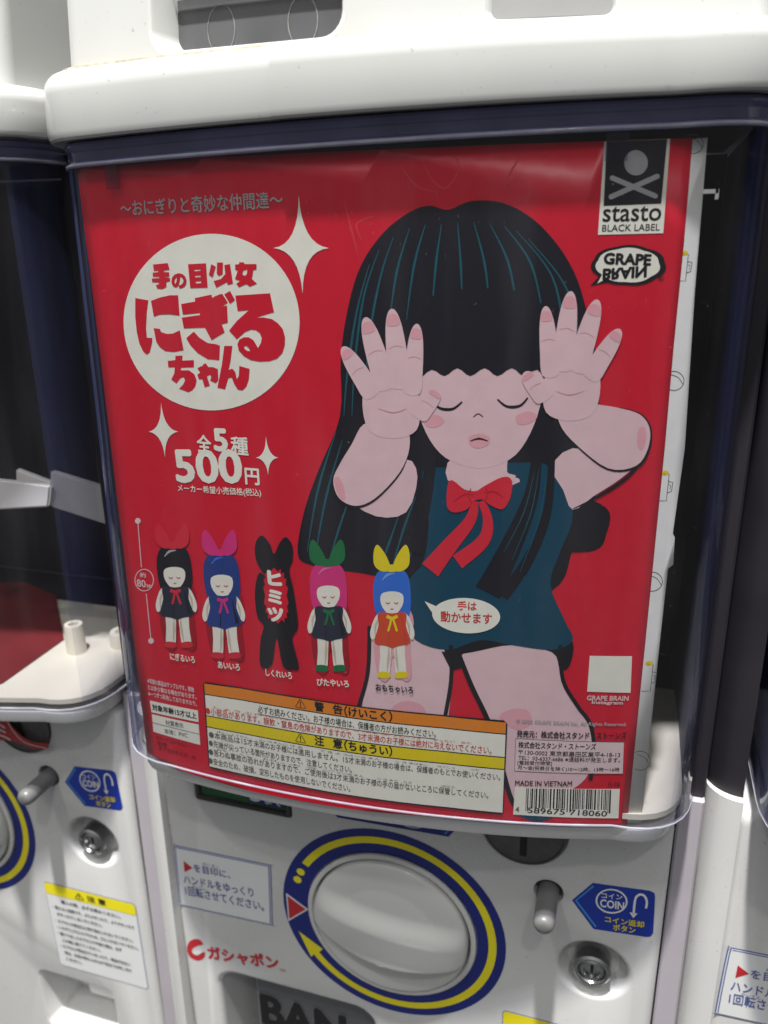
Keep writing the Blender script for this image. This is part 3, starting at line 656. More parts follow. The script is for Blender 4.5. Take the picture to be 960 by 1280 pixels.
body = pp('teal_dress', [(528, 590), (560, 584), (650, 578), (690, 586), (716, 640), (700, 690), (688, 730), (706, 775), (716, 800), (690, 812), (640, 806), (600, 800), (560, 812), (520, 800), (505, 770), (498, 745), (515, 720), (530, 700), (536, 650)], 'teal', 5, 4)
pp('dress_edge', [(560, 806), (600, 796), (640, 788), (690, 795), (716, 802), (712, 832), (700, 836), (690, 815), (640, 806), (590, 815), (560, 818)], 'black', 4, 4, body)
# legs
leg = pp('bare_leg', [(463, 786), (520, 798), (562, 812), (566, 850), (560, 900), (450, 900), (458, 850)], 'skin', 3, 0)
ps('leg_outline', [ribbon([(462, 782), (460, 840), (448, 885)], 5, 5), ribbon([(564, 806), (564, 850), (556, 898)], 5, 5)], 'black', 6, leg)
pp('knee_blush', [(490, 886), (505, 876), (525, 880), (532, 892), (510, 896)], 'blush', 4, 4, leg)
leg = pp('bare_leg', [(576, 822), (600, 806), (640, 790), (690, 800), (701, 830), (704, 855), (722, 885), (738, 910), (741, 930), (738, 960), (725, 980), (690, 1000), (660, 1015), (640, 1000), (628, 960), (610, 900), (592, 860)], 'skin', 3, 3)
ps('leg_outline', [ribbon([(573, 816), (590, 858), (612, 905), (628, 960), (640, 1000), (655, 1020)], 6, 6), ribbon([(700, 806), (704, 850), (722, 882), (738, 905), (743, 940), (738, 975)], 5, 5)], 'black', 6, leg)
pp('knee_blush', [(624, 896), (640, 886), (660, 888), (664, 904), (645, 912)], 'blush', 4, 4, leg)
pp('thigh_gap', [(552, 814), (576, 816), (580, 834), (564, 838)], 'black', 5, 0)
pp('shoe', [(645, 1016), (670, 1012), (692, 1020), (670, 1026)], 'teal', 6.3, 4)
# neck, shoulders, upper arms
pp('neck', [(568, 570), (630, 566), (634, 590), (650, 602), (600, 615), (560, 600)], 'skin', 5.5, 3)
pp('upper_arm', [(690, 584), (716, 560), (770, 572), (802, 572), (776, 598), (742, 620), (716, 637), (704, 612)], 'skin', 5.4, 3)
pp('upper_arm', [(436, 622), (470, 606), (508, 574), (522, 596), (508, 640), (470, 645)], 'skin', 5, 3)
ps('shoulder_line', [ribbon([(716, 636), (745, 622), (780, 600), (800, 580)], 1, 3, mid=4)], 'black', 5.9)
# face: plain, with closed eyes
face = pp('face', [(520, 430), (540, 400), (600, 388), (655, 398), (676, 430), (680, 480), (668, 530), (645, 568), (612, 584), (580, 582), (550, 566), (528, 530), (518, 480)], 'skin', 6, 4)
pp('fringe', [(500, 470), (512, 400), (540, 370), (600, 360), (660, 368), (690, 400), (696, 470), (684, 478), (672, 462), (655, 470), (640, 460), (622, 470), (606, 460), (588, 470), (572, 460), (556, 470), (540, 462), (524, 474), (512, 478)], 'hair', 7, 3, face)
ps('closed_eye', [ribbon([(540, 500), (550, 510), (566, 511), (578, 502)], 2, 2, mid=4)], 'black', 7, face)
ps('closed_eye', [ribbon([(622, 499), (634, 508), (650, 507), (660, 497)], 2, 2, mid=4)], 'black', 7, face)
ps('nose', [ribbon([(592, 521), (598, 517), (604, 521)], 1.2)], 'black', 7, face)
pp('lips', [(586, 546), (598, 542), (612, 546), (610, 556), (598, 560), (588, 556)], 'blush', 7, 4, face)
ps('mouth', [ribbon([(588, 551), (599, 548), (610, 551)], 1, 1, mid=2.5)], 'black', 8, face)
pp('cheek_blush', [(530, 522), (545, 518), (556, 526), (545, 534), (533, 532)], 'blush', 7, 4, face)
pp('cheek_blush', [(645, 520), (660, 514), (672, 520), (662, 529), (648, 530)], 'blush', 7, 4, face)
# raised hands on either side of the face
def hand(cx, cy, sgn, arm, tilt):
    a = pp('forearm', arm, 'skin', 8, 4)
    ps('arm_outline', [ribbon(arm[1:9], 2, 2, mid=7)], 'black', 7.6, a)
    def q(u, v):
        u *= 1.13; v *= 1.2 if v < 0 else 1.0
        c, s = math.cos(tilt), math.sin(tilt); return (cx+sgn*(u*c)-v*s, cy+sgn*u*s+v*c)
    pl = pp('palm', [q(-26, 40), q(-33, 12), q(-27, -14), q(0, -20), q(25, -12), q(30, 12), q(24, 42), q(0, 50)], 'skin', 9, 4, a)
    fg = []
    for (u0, v0, u1, v1, w) in ((-20, -6, -48, -58, 21), (-5, -12, -20, -86, 23), (11, -12, 10, -92, 23), (23, -4, 36, -74, 20), (26, 26, 52, -4, 22)):
        L = math.hypot(u1-u0, v1-v0); du, dv = (u1-u0)/L, (v1-v0)/L; e = []
        for t, k in ((0, .9), (.35, 1), (.7, .86), (.9, .6), (1, .22)): e.append((u0+(u1-u0)*t-dv*w/2*k, v0+(v1-v0)*t+du*w/2*k))
        e2 = [(2*(u0+(u1-u0)*t)-x, 2*(v0+(v1-v0)*t)-y) for (x, y), t in zip(e, (0, .35, .7, .9, 1))]
        pts = [q(*p) for p in e+e2[::-1]]; o = pp('finger', pts, 'skin', 10, 4, a)
        ps('knuckle_line', [ribbon([q(u0+(u1-u0)*.5-dv*w*.36, v0+(v1-v0)*.5+du*w*.36), q(u0+(u1-u0)*.53, v0+(v1-v0)*.53), q(u0+(u1-u0)*.5+dv*w*.36, v0+(v1-v0)*.5-du*w*.36)], .7)], 'blush', 11, a)
        n0 = [q(u0+(u1-u0)*t+sx*dv*w*.30*k, v0+(v1-v0)*t-sx*du*w*.30*k) for sx, t, k in ((1, .8, 1), (1, .93, .7), (-1, .93, .7), (-1, .8, 1))]
        pp('nail', n0, 'blush', 11, 3, a)
    ps('palm_line', [ribbon([q(-16, 10), q(0, 17), q(16, 14)], .5, .5, mid=1.2)], 'blush', 11, a)
    return a
hand(490, 498, 1, [(455, 530), (440, 555), (425, 580), (417, 600), (424, 622), (445, 632), (470, 622), (500, 590), (512, 560), (508, 535), (480, 530)], -.10)
hand(714, 476, -1, [(698, 505), (700, 530), (720, 555), (760, 585), (795, 582), (810, 560), (812, 535), (800, 518), (775, 510), (745, 505), (720, 500)], .10)
pp('elbow_blush', [(418, 600), (424, 596), (430, 608), (432, 624), (424, 620)], 'blush', 9, 3)
pp('elbow_blush', [(798, 536), (806, 534), (808, 548), (803, 562), (797, 556)], 'blush', 9, 3)
# long front locks
ps('hair_lock', [ribbon([(672, 560), (664, 620), (640, 680), (610, 740)], 10, 34), ribbon([(690, 570), (684, 640), (660, 700), (628, 745)], 8, 16), ribbon([(540, 572), (530, 630), (515, 690)], 12, 22)], 'hair', 8)
ps('lock_strands', [ribbon([(674, 585), (664, 640), (640, 700)], .5, .5, mid=1.4), ribbon([(684, 590), (674, 650), (650, 715)], .5, .5, mid=1.4), ribbon([(668, 590), (655, 640), (630, 690)], .5, .5, mid=1.4)], 'strand', 9)
pp('sleeve_dark', [(716, 634), (735, 624), (762, 640), (756, 672), (742, 686), (718, 690), (690, 684), (704, 655)], 'black', 4, 4)
pp('collar_tip', [(562, 592), (568, 588), (572, 602), (566, 606)], 'skin', 7, 0); pp('collar_tip', [(638, 592), (645, 594), (642, 602), (634, 604)], 'skin', 7, 0)
# red neck scarf
bw = pp('red_scarf', [(560, 606), (566, 600), (582, 612), (596, 613), (604, 608), (628, 596), (640, 600), (638, 622), (628, 636), (612, 630), (604, 624), (592, 626), (584, 636), (568, 640), (559, 632)], 'bow', 10, 4)
ps('scarf_tail', [ribbon([(594, 626), (588, 650), (562, 682), (538, 712)], 8, 26), ribbon([(602, 626), (610, 650), (604, 676), (572, 702)], 8, 20)], 'bow', 9, bw)
ps('scarf_fold', [ribbon([(592, 618), (580, 618), (568, 626)], .6, .6, mid=1.8), ribbon([(606, 616), (618, 614), (630, 622)], .6, .6, mid=1.8), ribbon([(589, 610), (586, 619), (590, 628)], 1.2), ribbon([(607, 608), (610, 617), (606, 626)], 1.2)], 'bowline', 11, bw)
# faint swirls behind the hair
ps('faint_swirl', [ribbon(p, .8, .8, mid=2.6) for p in ([(430, 250), (440, 290), (448, 320)], [(452, 300), (446, 280), (470, 270)], [(528, 200), (540, 225), (558, 235), (574, 210), (566, 192)], [(545, 236), (548, 255)], [(630, 232), (650, 224), (662, 240), (655, 258)], [(500, 206), (520, 232), (545, 240)], [(655, 190), (640, 212), (630, 236)])], 'swirl', 1)

# ---- title disc and headline
disc = pp('title_disc', ellipse(264.6, 402.6, 110, 110.4, 90), 'white', 2, 0)
pt('headline', [('〜おにぎりと奇妙な仲間達〜', (152, 271), (354, 260), 20)], 'silver', 3, .012)
def big(name, origin, polys, holes=None):
    k = 8.
    L = [[(origin[0]+x/k, origin[1]+y/k) for x, y in q] for q in polys]
    return ps(name, L, 'red', 4, disc)
o1, o2, o3, o4 = (150, 290), (260, 290), (150, 400), (260, 400)
def mv(q, o): return [(o[0]+x/8., o[1]+y/8.) for x, y in q]
ps('title_ni', [mv([(155, 660), (285, 682), (270, 800), (262, 960), (270, 1055), (325, 1060), (322, 1110), (300, 1200), (270, 1225), (235, 1195), (195, 1110), (170, 1000), (155, 850)], o1),
                mv([(312, 688), (400, 655), (500, 632), (583, 632), (598, 835), (500, 822), (400, 825), (340, 845)], o1),
                mv([(338, 80), (400, 88), (415, 120), (470, 138), (530, 135), (600, 102), (638, 300), (540, 318), (455, 310), (400, 270), (365, 215)], o3)], 'red', 4, disc)
ps('title_gi', [mv([(613, 720), (752, 695), (752, 660), (918, 625), (922, 655), (960, 650), (985, 750), (1072, 735), (1080, 905), (1020, 920), (1048, 1002), (918, 1080), (852, 955), (640, 962), (620, 855), (800, 830), (800, 808), (630, 825)], o1),
                mv([(665, 180), (740, 115), (800, 180), (880, 230), (960, 240), (1000, 255), (1000-5, 400), (880, 390), (780, 330), (705, 250)], o3),
                mv([(60, 645), (110, 628), (165, 722), (100, 772)], o2), mv([(105, 625), (145, 618), (200, 705), (145, 742)], o2), mv([(165, 622), (222, 588), (272, 680), (222, 718)], o2)], 'red', 4, disc)
PS.poly('title_ru', mv([(275, 635), (622, 612), (662, 800), (480, 855), (560, 855), (640, 870), (700, 910), (750, 970), (772, 1050), (770, 1130), (745, 1210), (690, 1265), (620, 1290), (520, 1295), (430, 1280), (360, 1240), (310, 1185), (296, 1120), (315, 1075), (360, 1052), (410, 1052), (455, 1080), (480, 1120), (502, 1160), (530, 1110), (540, 1060), (520, 1010), (480, 980), (430, 975), (370, 1000), (290, 1072), (212, 985), (290, 890), (410, 780), (298, 790)], o2), P['red'], disc, 4, [mv([(362, 1142), (385, 1138), (410, 1160), (425, 1190), (395, 1188), (370, 1170)], o2)])
ps('title_chi', [mv([(480, 408), (555, 400), (555, 358), (628, 355), (622, 405), (740, 400), (740, 470), (612, 475), (610, 502), (690, 502), (745, 540), (768, 600), (755, 660), (725, 700), (685, 720), (592, 685), (630, 650), (652, 605), (640, 570), (608, 578), (565, 632), (515, 595), (545, 530), (550, 470), (485, 472)], o3)], 'red', 4, disc)
ps('title_ya', [mv([(775, 480), (830, 455), (835, 440), (860, 432), (885, 470), (930, 470), (980, 490), (985, 600), (960, 630), (905, 605), (915, 565), (900, 545), (870, 560), (900, 655), (848, 672), (825, 590), (790, 590), (775, 545), (805, 525)], o3)], 'red', 4, disc)
ps('title_n', [mv([(165, 258), (245, 258), (228, 400), (208, 500), (245, 485), (275, 520), (290, 590), (310, 560), (315, 458), (418, 488), (410, 590), (385, 665), (345, 702), (300, 695), (265, 640), (240, 575), (205, 580), (172, 692), (96, 675), (140, 450)], o4)], 'red', 4, disc)
ps('title_te', [mv([(332, 325), (480, 310), (498, 375), (440, 385), (440, 400), (492, 402), (495, 445), (440, 450), (502, 460), (502, 490), (465, 500), (465, 550), (425, 570), (375, 565), (360, 532), (392, 520), (392, 505), (325, 500), (320, 465), (395, 460), (395, 447), (330, 445), (330, 405), (385, 402), (385, 388), (340, 385)], o1)], 'red', 4, disc)
pt('title_no', [('の', (215.5, 361), (234.5, 360), 19)], 'red', 4, .06, disc)
PS.poly('title_me', mv([(682, 322), (862, 312), (878, 555), (705, 560)], o1), P['red'], disc, 4, [mv([(745, 375), (805, 372), (808, 388), (748, 392)], o1), mv([(752, 436), (808, 432), (810, 450), (754, 454)], o1), mv([(760, 492), (812, 488), (814, 510), (762, 514)], o1)])
ps('title_sho', [mv([(92, 305), (152, 305), (148, 420), (112, 440), (90, 415)], o2), mv([(35, 322), (80, 345), (48, 455), (10, 428)], o2), mv([(165, 330), (222, 320), (252, 515), (200, 528), (190, 500), (85, 556), (58, 490), (130, 470), (175, 420)], o2)], 'red', 4, disc)
PS.poly('title_onna', mv([(272, 325), (310, 322), (315, 300), (365, 305), (365, 320), (488, 320), (485, 375), (455, 380), (440, 470), (492, 515), (420, 545), (385, 520), (310, 552), (285, 515), (325, 490), (272, 470), (300, 385), (275, 380)], o2), P['red'], disc, 4, [mv([(355, 385), (395, 375), (390, 420), (372, 438), (345, 425)], o2)])
# sparkles
def sparkle(name, c, l, r, u, d, w, tx=0):
    pts = []
    for (p, q) in (((c[0]-l, c[1]), (c[0]+tx*-1, c[1]-u)), ((c[0]+tx*-1, c[1]-u), (c[0]+r, c[1])), ((c[0]+r, c[1]), (c[0]+tx, c[1]+d)), ((c[0]+tx, c[1]+d), (c[0]-l, c[1]))):
        k = (c[0]+(p[0]+q[0]-2*c[0])*w, c[1]+(p[1]+q[1]-2*c[1])*w)
        for t in range(8):
            t /= 8; pts.append(tuple((1-t)**2*p[j]+2*t*(1-t)*k[j]+t*t*q[j] for j in (0, 1)))
    pp(name, pts, 'white', 3, 0)
sparkle('sparkle', (376, 310), 34, 35, 66, 57, .06, 2.5); sparkle('sparkle', (204, 539.5), 18, 19, 36, 32, .08, 2.5); sparkle('sparkle', (334, 572), 14, 14, 27, 22, .08, 1.5)
pt('price_count', [('全', (247, 564.5), (265, 566.5), 22)], 'white', 3, .03); pt('price_count', [('5', (268, 564), (286, 565), 29)], 'white', 3, .045); pt('price_count', [('種', (289.5, 568), (311, 570), 23)], 'white', 3, .025)
pt('price', [('500', (221, 603.5), (305, 605), 42)], 'white', 3, .035); pt('price', [('円', (307, 605.5), (325, 607), 21)], 'white', 3, .03)
pt('price_note', [('メーカー希望小売価格(税込)', (223, 615.5), (327, 622), 10.5)], 'white', 3, .012)

# ---- five small dolls with their names
shine = dict(dnavy='dblue', pink='bubblegum', dblue='skyblue')
def doll(name, x, y, s, hair, ribbon_c, dress, tie, shoe, sh_, slant=.06, back=False):
    """x,y = top of head in px; s = scale px"""
    q = lambda u, v: (x+(u+slant*v)*s, y+v*s)
    L = lambda pts: [q(*p) for p in pts]
    r = pp(name, L([(-22, 60), (-27, 20), (-20, -4), (0, -12), (20, -4), (27, 20), (24, 62), (0, 70)]), hair, 8, 4)
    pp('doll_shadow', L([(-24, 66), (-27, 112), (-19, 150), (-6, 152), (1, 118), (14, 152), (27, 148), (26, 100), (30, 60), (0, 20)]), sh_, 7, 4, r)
    for sg in (-1, 1): pp('ribbon_loop', L([(sg*2, -8), (sg*6, -24), (sg*16, -40), (sg*22, -43), (sg*26, -32), (sg*25, -14), (sg*14, -5)]), ribbon_c, 9, 4, r)
    pp('ribbon_knot', L([(-5, -14), (5, -14), (6, -5), (-6, -5)]), ribbon_c, 10, 4, r)
    for sg in (-1, 1):
        pp('leg', L([(sg*3, 96), (sg*17, 94), (sg*18, 120), (sg*20, 142), (sg*18, 148), (sg*6, 148), (sg*3, 120)]), 'doll', 8, 3, r)
        pp('shoe', L([(sg*5, 142), (sg*20, 141), (sg*21, 149), (sg*5, 150)]), shoe, 9, 3, r)
        pp('arm', L([(sg*17, 56), (sg*25, 62), (sg*32, 82), (sg*30, 94), (sg*24, 90), (sg*18, 74)]), 'doll', 9, 4, r)
    pp('dress', L([(-14, 54), (-21, 58), (-20, 74), (-26, 98), (-10, 103), (0, 106), (10, 103), (26, 98), (20, 74), (21, 58), (14, 54), (0, 56)]), dress, 10, 3, r)
    if not back:
        pp('face', L([(-15, 28), (-16, 42), (-8, 55), (0, 58), (8, 55), (16, 42), (15, 28), (0, 24)]), 'doll', 9, 4, r)
        ps('face_lines', [ribbon(L([(-9, 40), (-6, 42), (-3, 40)]), 1.1), ribbon(L([(3, 40), (6, 42), (9, 40)]), 1.1), ribbon(L([(-2, 49), (0, 50), (2, 49)]), 1.1)], 'redtxt', 10, r)
    ps('hair_shine', [ribbon(L([(-14, 8), (-6, 0), (5, -2)]), .8*s, .8*s, mid=4*s)], 'silver' if hair == 'hair' else shine[hair], 9.5, r)
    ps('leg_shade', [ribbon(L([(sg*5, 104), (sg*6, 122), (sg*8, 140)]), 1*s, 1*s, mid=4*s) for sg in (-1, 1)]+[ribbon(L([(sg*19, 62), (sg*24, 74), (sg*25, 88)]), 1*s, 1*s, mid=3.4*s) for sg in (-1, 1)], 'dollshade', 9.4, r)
    ps('dress_fold', [ribbon(L([(14, 62), (17, 80), (20, 97)]), 1*s, 5*s), ribbon(L([(-4, 78), (-5, 90), (-6, 102)]), .6*s, 2.4*s)], 'black' if dress == 'dress' else 'hair' if dress == 'dnavy' else 'redtxt', 10.5, r)
    ps('tie', [ribbon(L([(-8, 60), (0, 63), (8, 60)]), 4), ribbon(L([(-1, 63), (-3, 72), (-6, 82)]), 2.6), ribbon(L([(1, 63), (4, 72), (7, 82)]), 2.6)], tie, 11, r)
    return r
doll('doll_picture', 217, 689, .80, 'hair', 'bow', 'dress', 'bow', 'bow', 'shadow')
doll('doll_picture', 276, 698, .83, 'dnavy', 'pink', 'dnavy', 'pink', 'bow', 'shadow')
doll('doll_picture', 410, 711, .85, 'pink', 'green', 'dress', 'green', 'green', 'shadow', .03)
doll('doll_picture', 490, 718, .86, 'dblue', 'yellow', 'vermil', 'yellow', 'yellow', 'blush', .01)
sil = pp('silhouette_picture', [(344, 728), (330, 716), (320, 698), (320, 678), (328, 669), (338, 680), (343, 692), (350, 678), (358, 671), (366, 682), (366, 700), (362, 712), (368, 740), (373, 780), (368, 792), (366, 800), (374, 832), (368, 837), (354, 832), (346, 796), (340, 830), (326, 832), (326, 800), (330, 782), (322, 770), (319, 740), (324, 716), (334, 722)], 'black', 8, 4)
jag = []
for i in range(36):
    a = 2*math.pi*i/36; k = 1 if i % 2 else .86
    jag.append((345.5+15.5*k*math.copysign(abs(math.cos(a))**.6, math.cos(a))+.07*34*math.sin(a), 744+35*k*math.copysign(abs(math.sin(a))**.75, math.sin(a))))
pp('secret_burst', jag, 'red', 9, 0, sil)
for t, x, y, w, h in (('ヒ', 335.5, 731, 18, 19), ('ミ', 336, 754, 18, 18), ('ツ', 336, 776, 20, 18)): pt('secret_text', [(t, (x, y), (x+w, y+1.5), h)], 'white', 10, .07, sil)
for t, a, b, c in (('にぎるいろ', (214, 824), (245, 828.5), 'white'), ('あいいろ', (273.5, 834.5), (301, 838), 'white'), ('しくれいろ', (333, 844), (366, 848.5), 'white'), ('ぴたやいろ', (397, 856), (437, 858.5), 'white'), ('おもちゃいろ', (470, 862.5), (517, 866.5), 'black')):
    pt('doll_name', [(t, a, b, 9)], c, 13, .03)
# height scale
sc = ps('height_scale', [ribbon([(172.5, 652), (177, 709)], 1), ribbon([(183, 742), (189, 800)], 1), ellipse(172.5, 651, 3.6, 3.6, 16), ellipse(189, 801, 3.6, 3.6, 16)], 'pinkbox', 3)
PS.poly('scale_ring', ellipse(180.5, 725, 12, 14, 32), P['pinkbox'], sc, 3, [ellipse(180.5, 725, 11, 13, 32)])
pt('scale_text', [('約', (175.5, 721.5), (183, 722), 6), ('80', (172, 733), (183, 734.5), 9), ('mm', (184, 734.5), (190, 735), 4)], 'pinkbox', 3, .02, sc)
# speech bubble
bub = pp('speech_bubble', ellipse(583, 769, 42.5, 22, 44, .06), 'white', 9, 0)
pp('bubble_tail', [(531, 751), (545, 757), (541, 766)], 'white', 9, 0, bub)
pt('bubble_text', [('手は', (572, 762), (596, 763), 11.5), ('動かせます', (551, 776.5), (615, 780), 13.5)], 'redtxt', 10, .022, bub)

# ---- logos at top right
lg = pp('skull_logo', [(755.5, 177), (837.8, 173.5), (829, 291.5), (747.5, 293.5)], 'white', 3, 0)
pp('logo_field', [(758.5, 177), (834, 174), (826.5, 254.5), (754.5, 257.5)], 'black', 4, 0, lg)
pp('logo_head', ellipse(795, 203.5, 14.8, 15.8, 36), 'silver', 5, 0, lg)
def bar(a, b, w):
    L = math.hypot(b[0]-a[0], b[1]-a[1]); ang = math.atan2(b[1]-a[1], b[0]-a[0]); o = []
    for c, s in ((b, -90), (a, 90)):
        for k in range(9): t = ang+math.radians(s+k*22.5); o.append((c[0]+w/2*math.cos(t), c[1]+w/2*math.sin(t)))
    return o
pp('logo_bone', bar((765.5, 222.5), (819, 245), 6.4), 'silver', 5, 0, lg); pp('logo_bone', bar((764, 246), (821.5, 220.5), 6.4), 'silver', 6, 0, lg)
pt('logo_text', [('stasto', (753, 277.5), (826, 276), 19)], 'black', 4, .012, lg); pt('logo_text', [('BLACK LABEL', (752.5, 289.5), (824.5, 288), 8.5)], 'black', 4, .006, lg)
def cloud(s, dx=0, dy=0):
    o = []
    for k in range(60):
        a = 2*math.pi*k/60; r = 1+.055*abs(math.sin(3.5*a+.5)); o.append((785+dx+43*s*r*math.cos(a), 331.5+dy+23.2*s*r*math.sin(a)))
    return o
bl = pp('bubble_logo', cloud(1.05, 1), 'black', 3, 0); pp('logo_tail_edge', [(752, 342), (738, 357), (764, 352), (770, 346)], 'black', 3, 0, bl)
pp('logo_cloud', cloud(.90), 'white', 4, 0, bl); pp('logo_tail', [(754, 341), (746.5, 354.5), (762, 346)], 'white', 4, 0, bl)
pt('logo_text', [('GRAPE', (754, 330.5), (813.5, 332.5), 15)], 'black', 5, .055, bl)
v = PS.text('logo_text', [('BRAIN', (754, 330), (809, 332.5), 15)], P['black'], bl, 5, .055)
zc = PU(782, 331.8)[1]                         # the second word is printed upside down as a mirror of the first
for p in v.data.vertices: p.co.z = 2*zc-.0004-p.co.z
v.data.flip_normals()
pt('logo_text', [('®', (822.5, 351.5), (829.5, 351.5), 7)], 'black', 4, 0, bl)

# ---- warning panel
wt = [(257, 851.5), (300, 858), (379, 871), (460, 883.2), (552, 892.5), (630, 899.5)]; wb = [(264, 959), (330, 973.5), (420, 991.5), (500, 1003), (560, 1009.5), (627, 1017)]
wp = pp('warning_panel', [(254.5, 855)]+wt+[(634.5, 904)]+[(629.5, 1014)]+wb[::-1]+[(261.5, 955)], 'black', 12, 0)
def row(u0, u1, inset=1.2):
    """horizontal band of the warning panel between fractions u0..u1 from its top"""
    top, bot = [], []
    tl = [(254.8, 852)]+wt[1:-1]+[(634, 900.5)]; bl_ = [(262, 958.5)]+wb[1:-1]+[(629.5, 1016.5)]
    for i, (a, b) in enumerate(zip(tl, bl_)):
        ix = inset*(1 if i == 0 else -1 if i == len(tl)-1 else 0)
        top.append((a[0]+(b[0]-a[0])*u0+ix, a[1]+(b[1]-a[1])*u0)); bot.append((a[0]+(b[0]-a[0])*u1+ix, a[1]+(b[1]-a[1])*u1))
    return top+bot[::-1]
def at(u, x):
    """pixel on the warning panel at fraction u from its top, x across"""
    r = row(u, u, 0); r = r[:len(r)//2]
    for a, b in zip(r, r[1:]):
        if x <= b[0] or b is r[-1]: return (x, a[1]+(b[1]-a[1])*(x-a[0])/(b[0]-a[0]))
pp('orange_band', row(.015, .135), 'orange', 13, 0, wp); pp('warning_field', row(.147, .385), 'white', 13, 0, wp)
pp('yellow_band', row(.397, .515), 'yellow', 13, 0, wp); pp('caution_field', row(.527, .985), 'white', 13, 0, wp)
def curved(name, s, x0, x1, u, h, m, bold=0., n=4, layer=14):
    """a text line that follows the bent panel: cut into n runs"""
    k = len(s); L = []
    for i in range(n):
        a, b = k*i//n, k*(i+1)//n
        xa, xb = x0+(x1-x0)*a/k, x0+(x1-x0)*b/k
        L.append((s[a:b], at(u, xa+.4), at(u, xb-.4), h))
    return pt(name, L, m, layer, bold, wp)
pt('warning_sign', [('⚠', at(.118, 370), at(.118, 383), 11)], 'ink' if 'ink' in P else 'black', 14, .01, wp)
pt('warning_title', [('警', at(.125, 394), at(.125, 406), 12), ('告', at(.125, 417), at(.125, 429), 12), ('（けいこく）', at(.132, 431), at(.132, 491), 13)], 'black', 14, .035, wp)
curved('warning_text', '必ずお読みください。お子様の場合は、保護者の方がお読みください。', 323, 546, .252, 9.3, 'black', .006)
ps('warning_underline', [[at(.262, x) for x in (323, 400, 460, 545)]+[at(.270, x) for x in (545, 460, 400, 323)]], 'black', 14, wp)
curved('danger_text', '●小部品があります。誤飲・窒息の危険がありますので、3才未満のお子様には絶対に与えないでください。', 258, 615, .372, 9.3, 'redtxt', .012, 6)
pt('caution_sign', [('⚠', at(.50, 370), at(.50, 383), 11)], 'black', 14, .01, wp)
pt('caution_title', [('注', at(.50, 394), at(.50, 406), 12), ('意', at(.50, 417), at(.50, 429), 12), ('（ちゅうい）', at(.507, 431), at(.507, 491), 13)], 'black', 14, .035, wp)
for s, x1, u, n in (('●本商品は15才未満のお子様には適用しません。15才未満のお子様の場合は、保護者のもとでお使いください。', 626, .645, 6), ('●先端が尖っている箇所がありますので、注意してください。', 441, .745, 3),
                    ('●思わぬ事故の恐れがありますので、ご使用後は3才未満のお子様の手の届かないところに保管してください。', 611, .85, 6), ('●安全のため、破損、変形したものを使用しないでください。', 439, .955, 3)):
    curved('caution_text', s, 262, x1, u, 8.6, 'greytxt', .012, n)
curved('furigana', 'しょうぶひん　　　　　　ごいん　ちっそく　きけん　　　　　　　　さいみまん　　こさま　　ぜったい　あた', 268, 590, .285, 2.6, 'redtxt', 0, 4)
curved('furigana', 'ほんしょうひん　　さいみまん　　こさま　　てきよう　　　　　　さいみまん　　こさま　ばあい　　ほごしゃ　　　つか', 272, 600, .565, 2.4, 'greytxt', 0, 4)
curved('furigana', 'おも　　じこ　　おそ　　　　　　　　　しようご　　さいみまん　　こさま　　て　とど　　　　　　ほかん', 272, 570, .772, 2.4, 'greytxt', 0, 4)
# ---- left corner notes
L = [('※写真の商品はサンプルです。実物', (185, 854), (243, 865.5), 6.4), ('とは多少異なる場合があります。', (185.5, 862), (246, 874.5), 6.4), ('※一つずつ彩色しておりますので、', (186, 870), (246.5, 883), 6.4)]
pt('sample_note', L, 'pinkbox', 3, .03); 
ab = pp('age_box', [(187.5, 875.5), (247.5, 888), (248.5, 902.5), (189.5, 890)], 'white', 3, 0); pt('age_text', [('対象年齢15才以上', (191, 887.5), (246.5, 899), 8)], 'black', 4, .035, ab)
mb = pp('material_box', [(190, 892.5), (248.5, 905.5), (250.5, 931), (192, 914.5)], 'white', 3, 0)
ps('box_line', [ribbon([(191, 903), (249.5, 917.5)], .7)], 'greytxt', 4, mb); pt('material_text', [('材質表示', (207.5, 906), (230, 910.5), 6.5), ('本体：PVC', (206, 916.5), (235, 922.5), 6.5)], 'greytxt', 4, .01, mb)
pt('size_note', [('カラーバリエーション', (196, 924), (234, 934), 5), ('全5種', (197, 930.5), (209, 933.5), 5), ('カプセルサイズ：65', (199, 937), (245, 949.5), 5.5)], 'dkred', 3, .02)
# ---- white square panel (left blank) with maker's account
pp('blank_panel', [(737.3, 819.5), (790, 820), (788.2, 865.8), (734, 864.3)], 'white', 4, 0)
pt('account_text', [('GRAPE BRAIN', (733.5, 875.2), (785.5, 875.8), 6.2), ('Instagram', (739.5, 880.8), (778.5, 881.8), 5.6)], 'pinkbox', 4, .03)
# ---- company box and barcode
pt('copyright', [('© 2022 GRAPE BRAIN Inc. All Rights Reserved.', (645, 904), (783, 908.5), 6)], 'silver', 7.4, .02)
pt('seller', [('発売元：株式会社スタンド・ストーンズ', (646, 921), (783, 923.5), 9)], 'black', 7.4, .025)
cb = pp('company_box', [(644.5, 922.5), (780.5, 927), (779, 967), (643, 963.5)], 'greytxt', 6, 0); pp('company_face', [(645.1, 923.2), (779.9, 927.7), (778.4, 966.4), (643.6, 962.9)], 'pinkbox', 7, 0, cb)
pt('company_text', [('株式会社スタンド・ストーンズ', (648, 934.5), (745, 937), 8.5)], 'black', 8, .022, cb)
pt('company_text', [('〒130-0002 東京都墨田区業平4-18-13', (648, 942.5), (775, 946), 6.6), ('TEL：03-6337-6686 ※通話料が発生します。', (648, 949.3), (775, 952.5), 6.2), ('[電話受付時間]', (647, 956), (690, 957), 6), ('月〜金(祝祭日を除く)10〜12時、13時〜16時', (647, 961.8), (774, 964.6), 6)], 'black', 8, .006, cb)
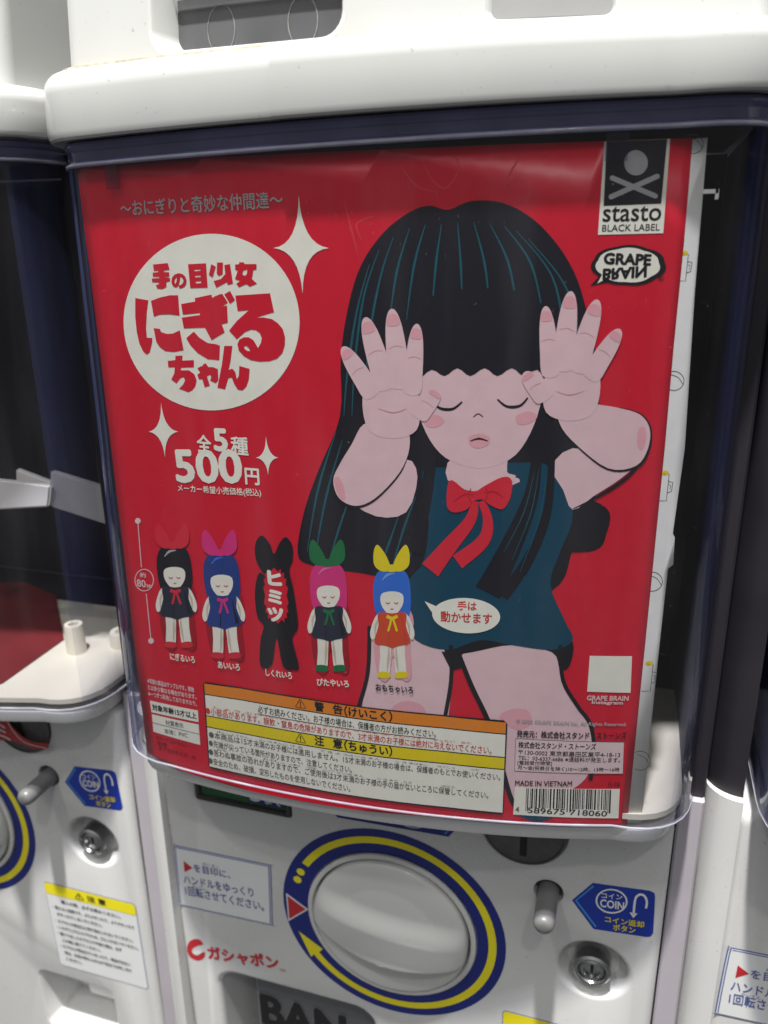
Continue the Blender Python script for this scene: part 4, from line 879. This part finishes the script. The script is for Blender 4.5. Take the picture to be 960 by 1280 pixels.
pt('origin_text', [('MADE IN VIETNAM', (644, 981.3), (715, 982.3), 6.4)], 'black', 7.4, .012); pt('lot_text', [('0-2B', (760, 982), (775, 982.3), 5)], 'dkred', 7, .01)
bc = pp('barcode', [(644, 983), (774.8, 985.5), (773, 1022.3), (641.5, 1017.5)], 'white', 7, 0)
rnd = random.Random(3); x = 658.; bars = []
while x < 764:
    w = rnd.choice((.8, .8, 1.4, 2.0)); g = rnd.choice((.8, .9, 1.5, 2.1)); e = 1 if (x < 660.5 or 709 < x < 713 or x > 760) else 0
    y0 = 984.5+(x-644)*.018; y1 = 1008.5+(x-644)*.03+(4 if e else 0); bars.append([(x, y0), (x+w, y0), (x+w-1, y1), (x-1, y1)]); x += w+g
ps('bars', bars, 'black', 8, bc)
pt('digits', [('4', (644.3, 1014.5), (649, 1014.7), 7), ('589675', (659.5, 1015.5), (706, 1017.8), 7), ('718060', (712, 1018), (758.5, 1020), 7)], 'black', 8, .01, bc)

# ------------------------------------------------------------------ small things on the neighbours and behind
tg = thing('red_slip', 'red slip with white lettering hanging across the coin slot of the left machine', 'paper slip')
def TB(px, py): return BU(px, py, .0065)
def on_left(x, z, layer): return (x, TILT*z+.0065-.0045-.00015*layer+.02*(x+.24)**2, z)
TS = Surf(TB, on_left)
o = TS.poly('slip', spline([(-40, 868), (0, 884), (12, 889), (20, 902), (32, 915), (46, 923), (64, 925), (64.5, 931), (50, 932), (36, 927), (20, 921), (0, 920), (-40, 915)], 4), M['red_print'], tg, 0); thick(o, .0006)
TS.polys('lettering', [ribbon(p, 1.6) for p in ([(-6, 898), (3, 899), (13, 905)], [(-4, 906), (6, 907), (14, 911)], [(-3, 912), (10, 915), (20, 920)], [(4, 897), (3, 905), (1, 912)])]+[ribbon([(14, 893), (24, 910), (38, 923), (64, 930)], .8)], M['sticker'], tg, 2)
def floor_at(px, py, z):
    d = ray(px, py); t = (z-CAM.z)/d.z; X = CAM+d*t; return (X.x, X.y)
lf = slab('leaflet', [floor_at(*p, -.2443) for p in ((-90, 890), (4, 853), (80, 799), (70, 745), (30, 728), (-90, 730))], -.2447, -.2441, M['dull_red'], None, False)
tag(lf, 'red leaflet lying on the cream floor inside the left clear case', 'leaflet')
clip = bmesh.new()
c = PU(886, 239)
for (x0, x1, z0, z1, y0, y1) in ((c[0]-.002, c[0]+.0032, -.0008, .0006, -.0008, .001), (c[0]+.0022, c[0]+.0034, -.0028, .0006, -.0008, .001)):
    vv = [clip.verts.new((x, bow(c[0])+y, c[1]+z)) for x in (x0, x1) for y in (y0, y1) for z in (z0, z1)]
    for f in ((0, 1, 3, 2), (4, 5, 7, 6), (0, 1, 5, 4), (2, 3, 7, 6), (0, 2, 6, 4), (1, 3, 7, 5)): clip.faces.new([vv[i] for i in f])
o = from_bm('clip', clip, M['fin'], None); tag(o, 'tiny pale hook clipped to the white strip near the skull logo', 'clip')
wl = bmesh.new()
vv = [wl.verts.new(p) for p in ((-2, .27, -1.2), (2, .27, -1.2), (2, .27, 1.0), (-2, .27, 1.0))]; wl.faces.new(vv)
o = from_bm('wall', wl, M['dark'], None); o['kind'] = 'structure'
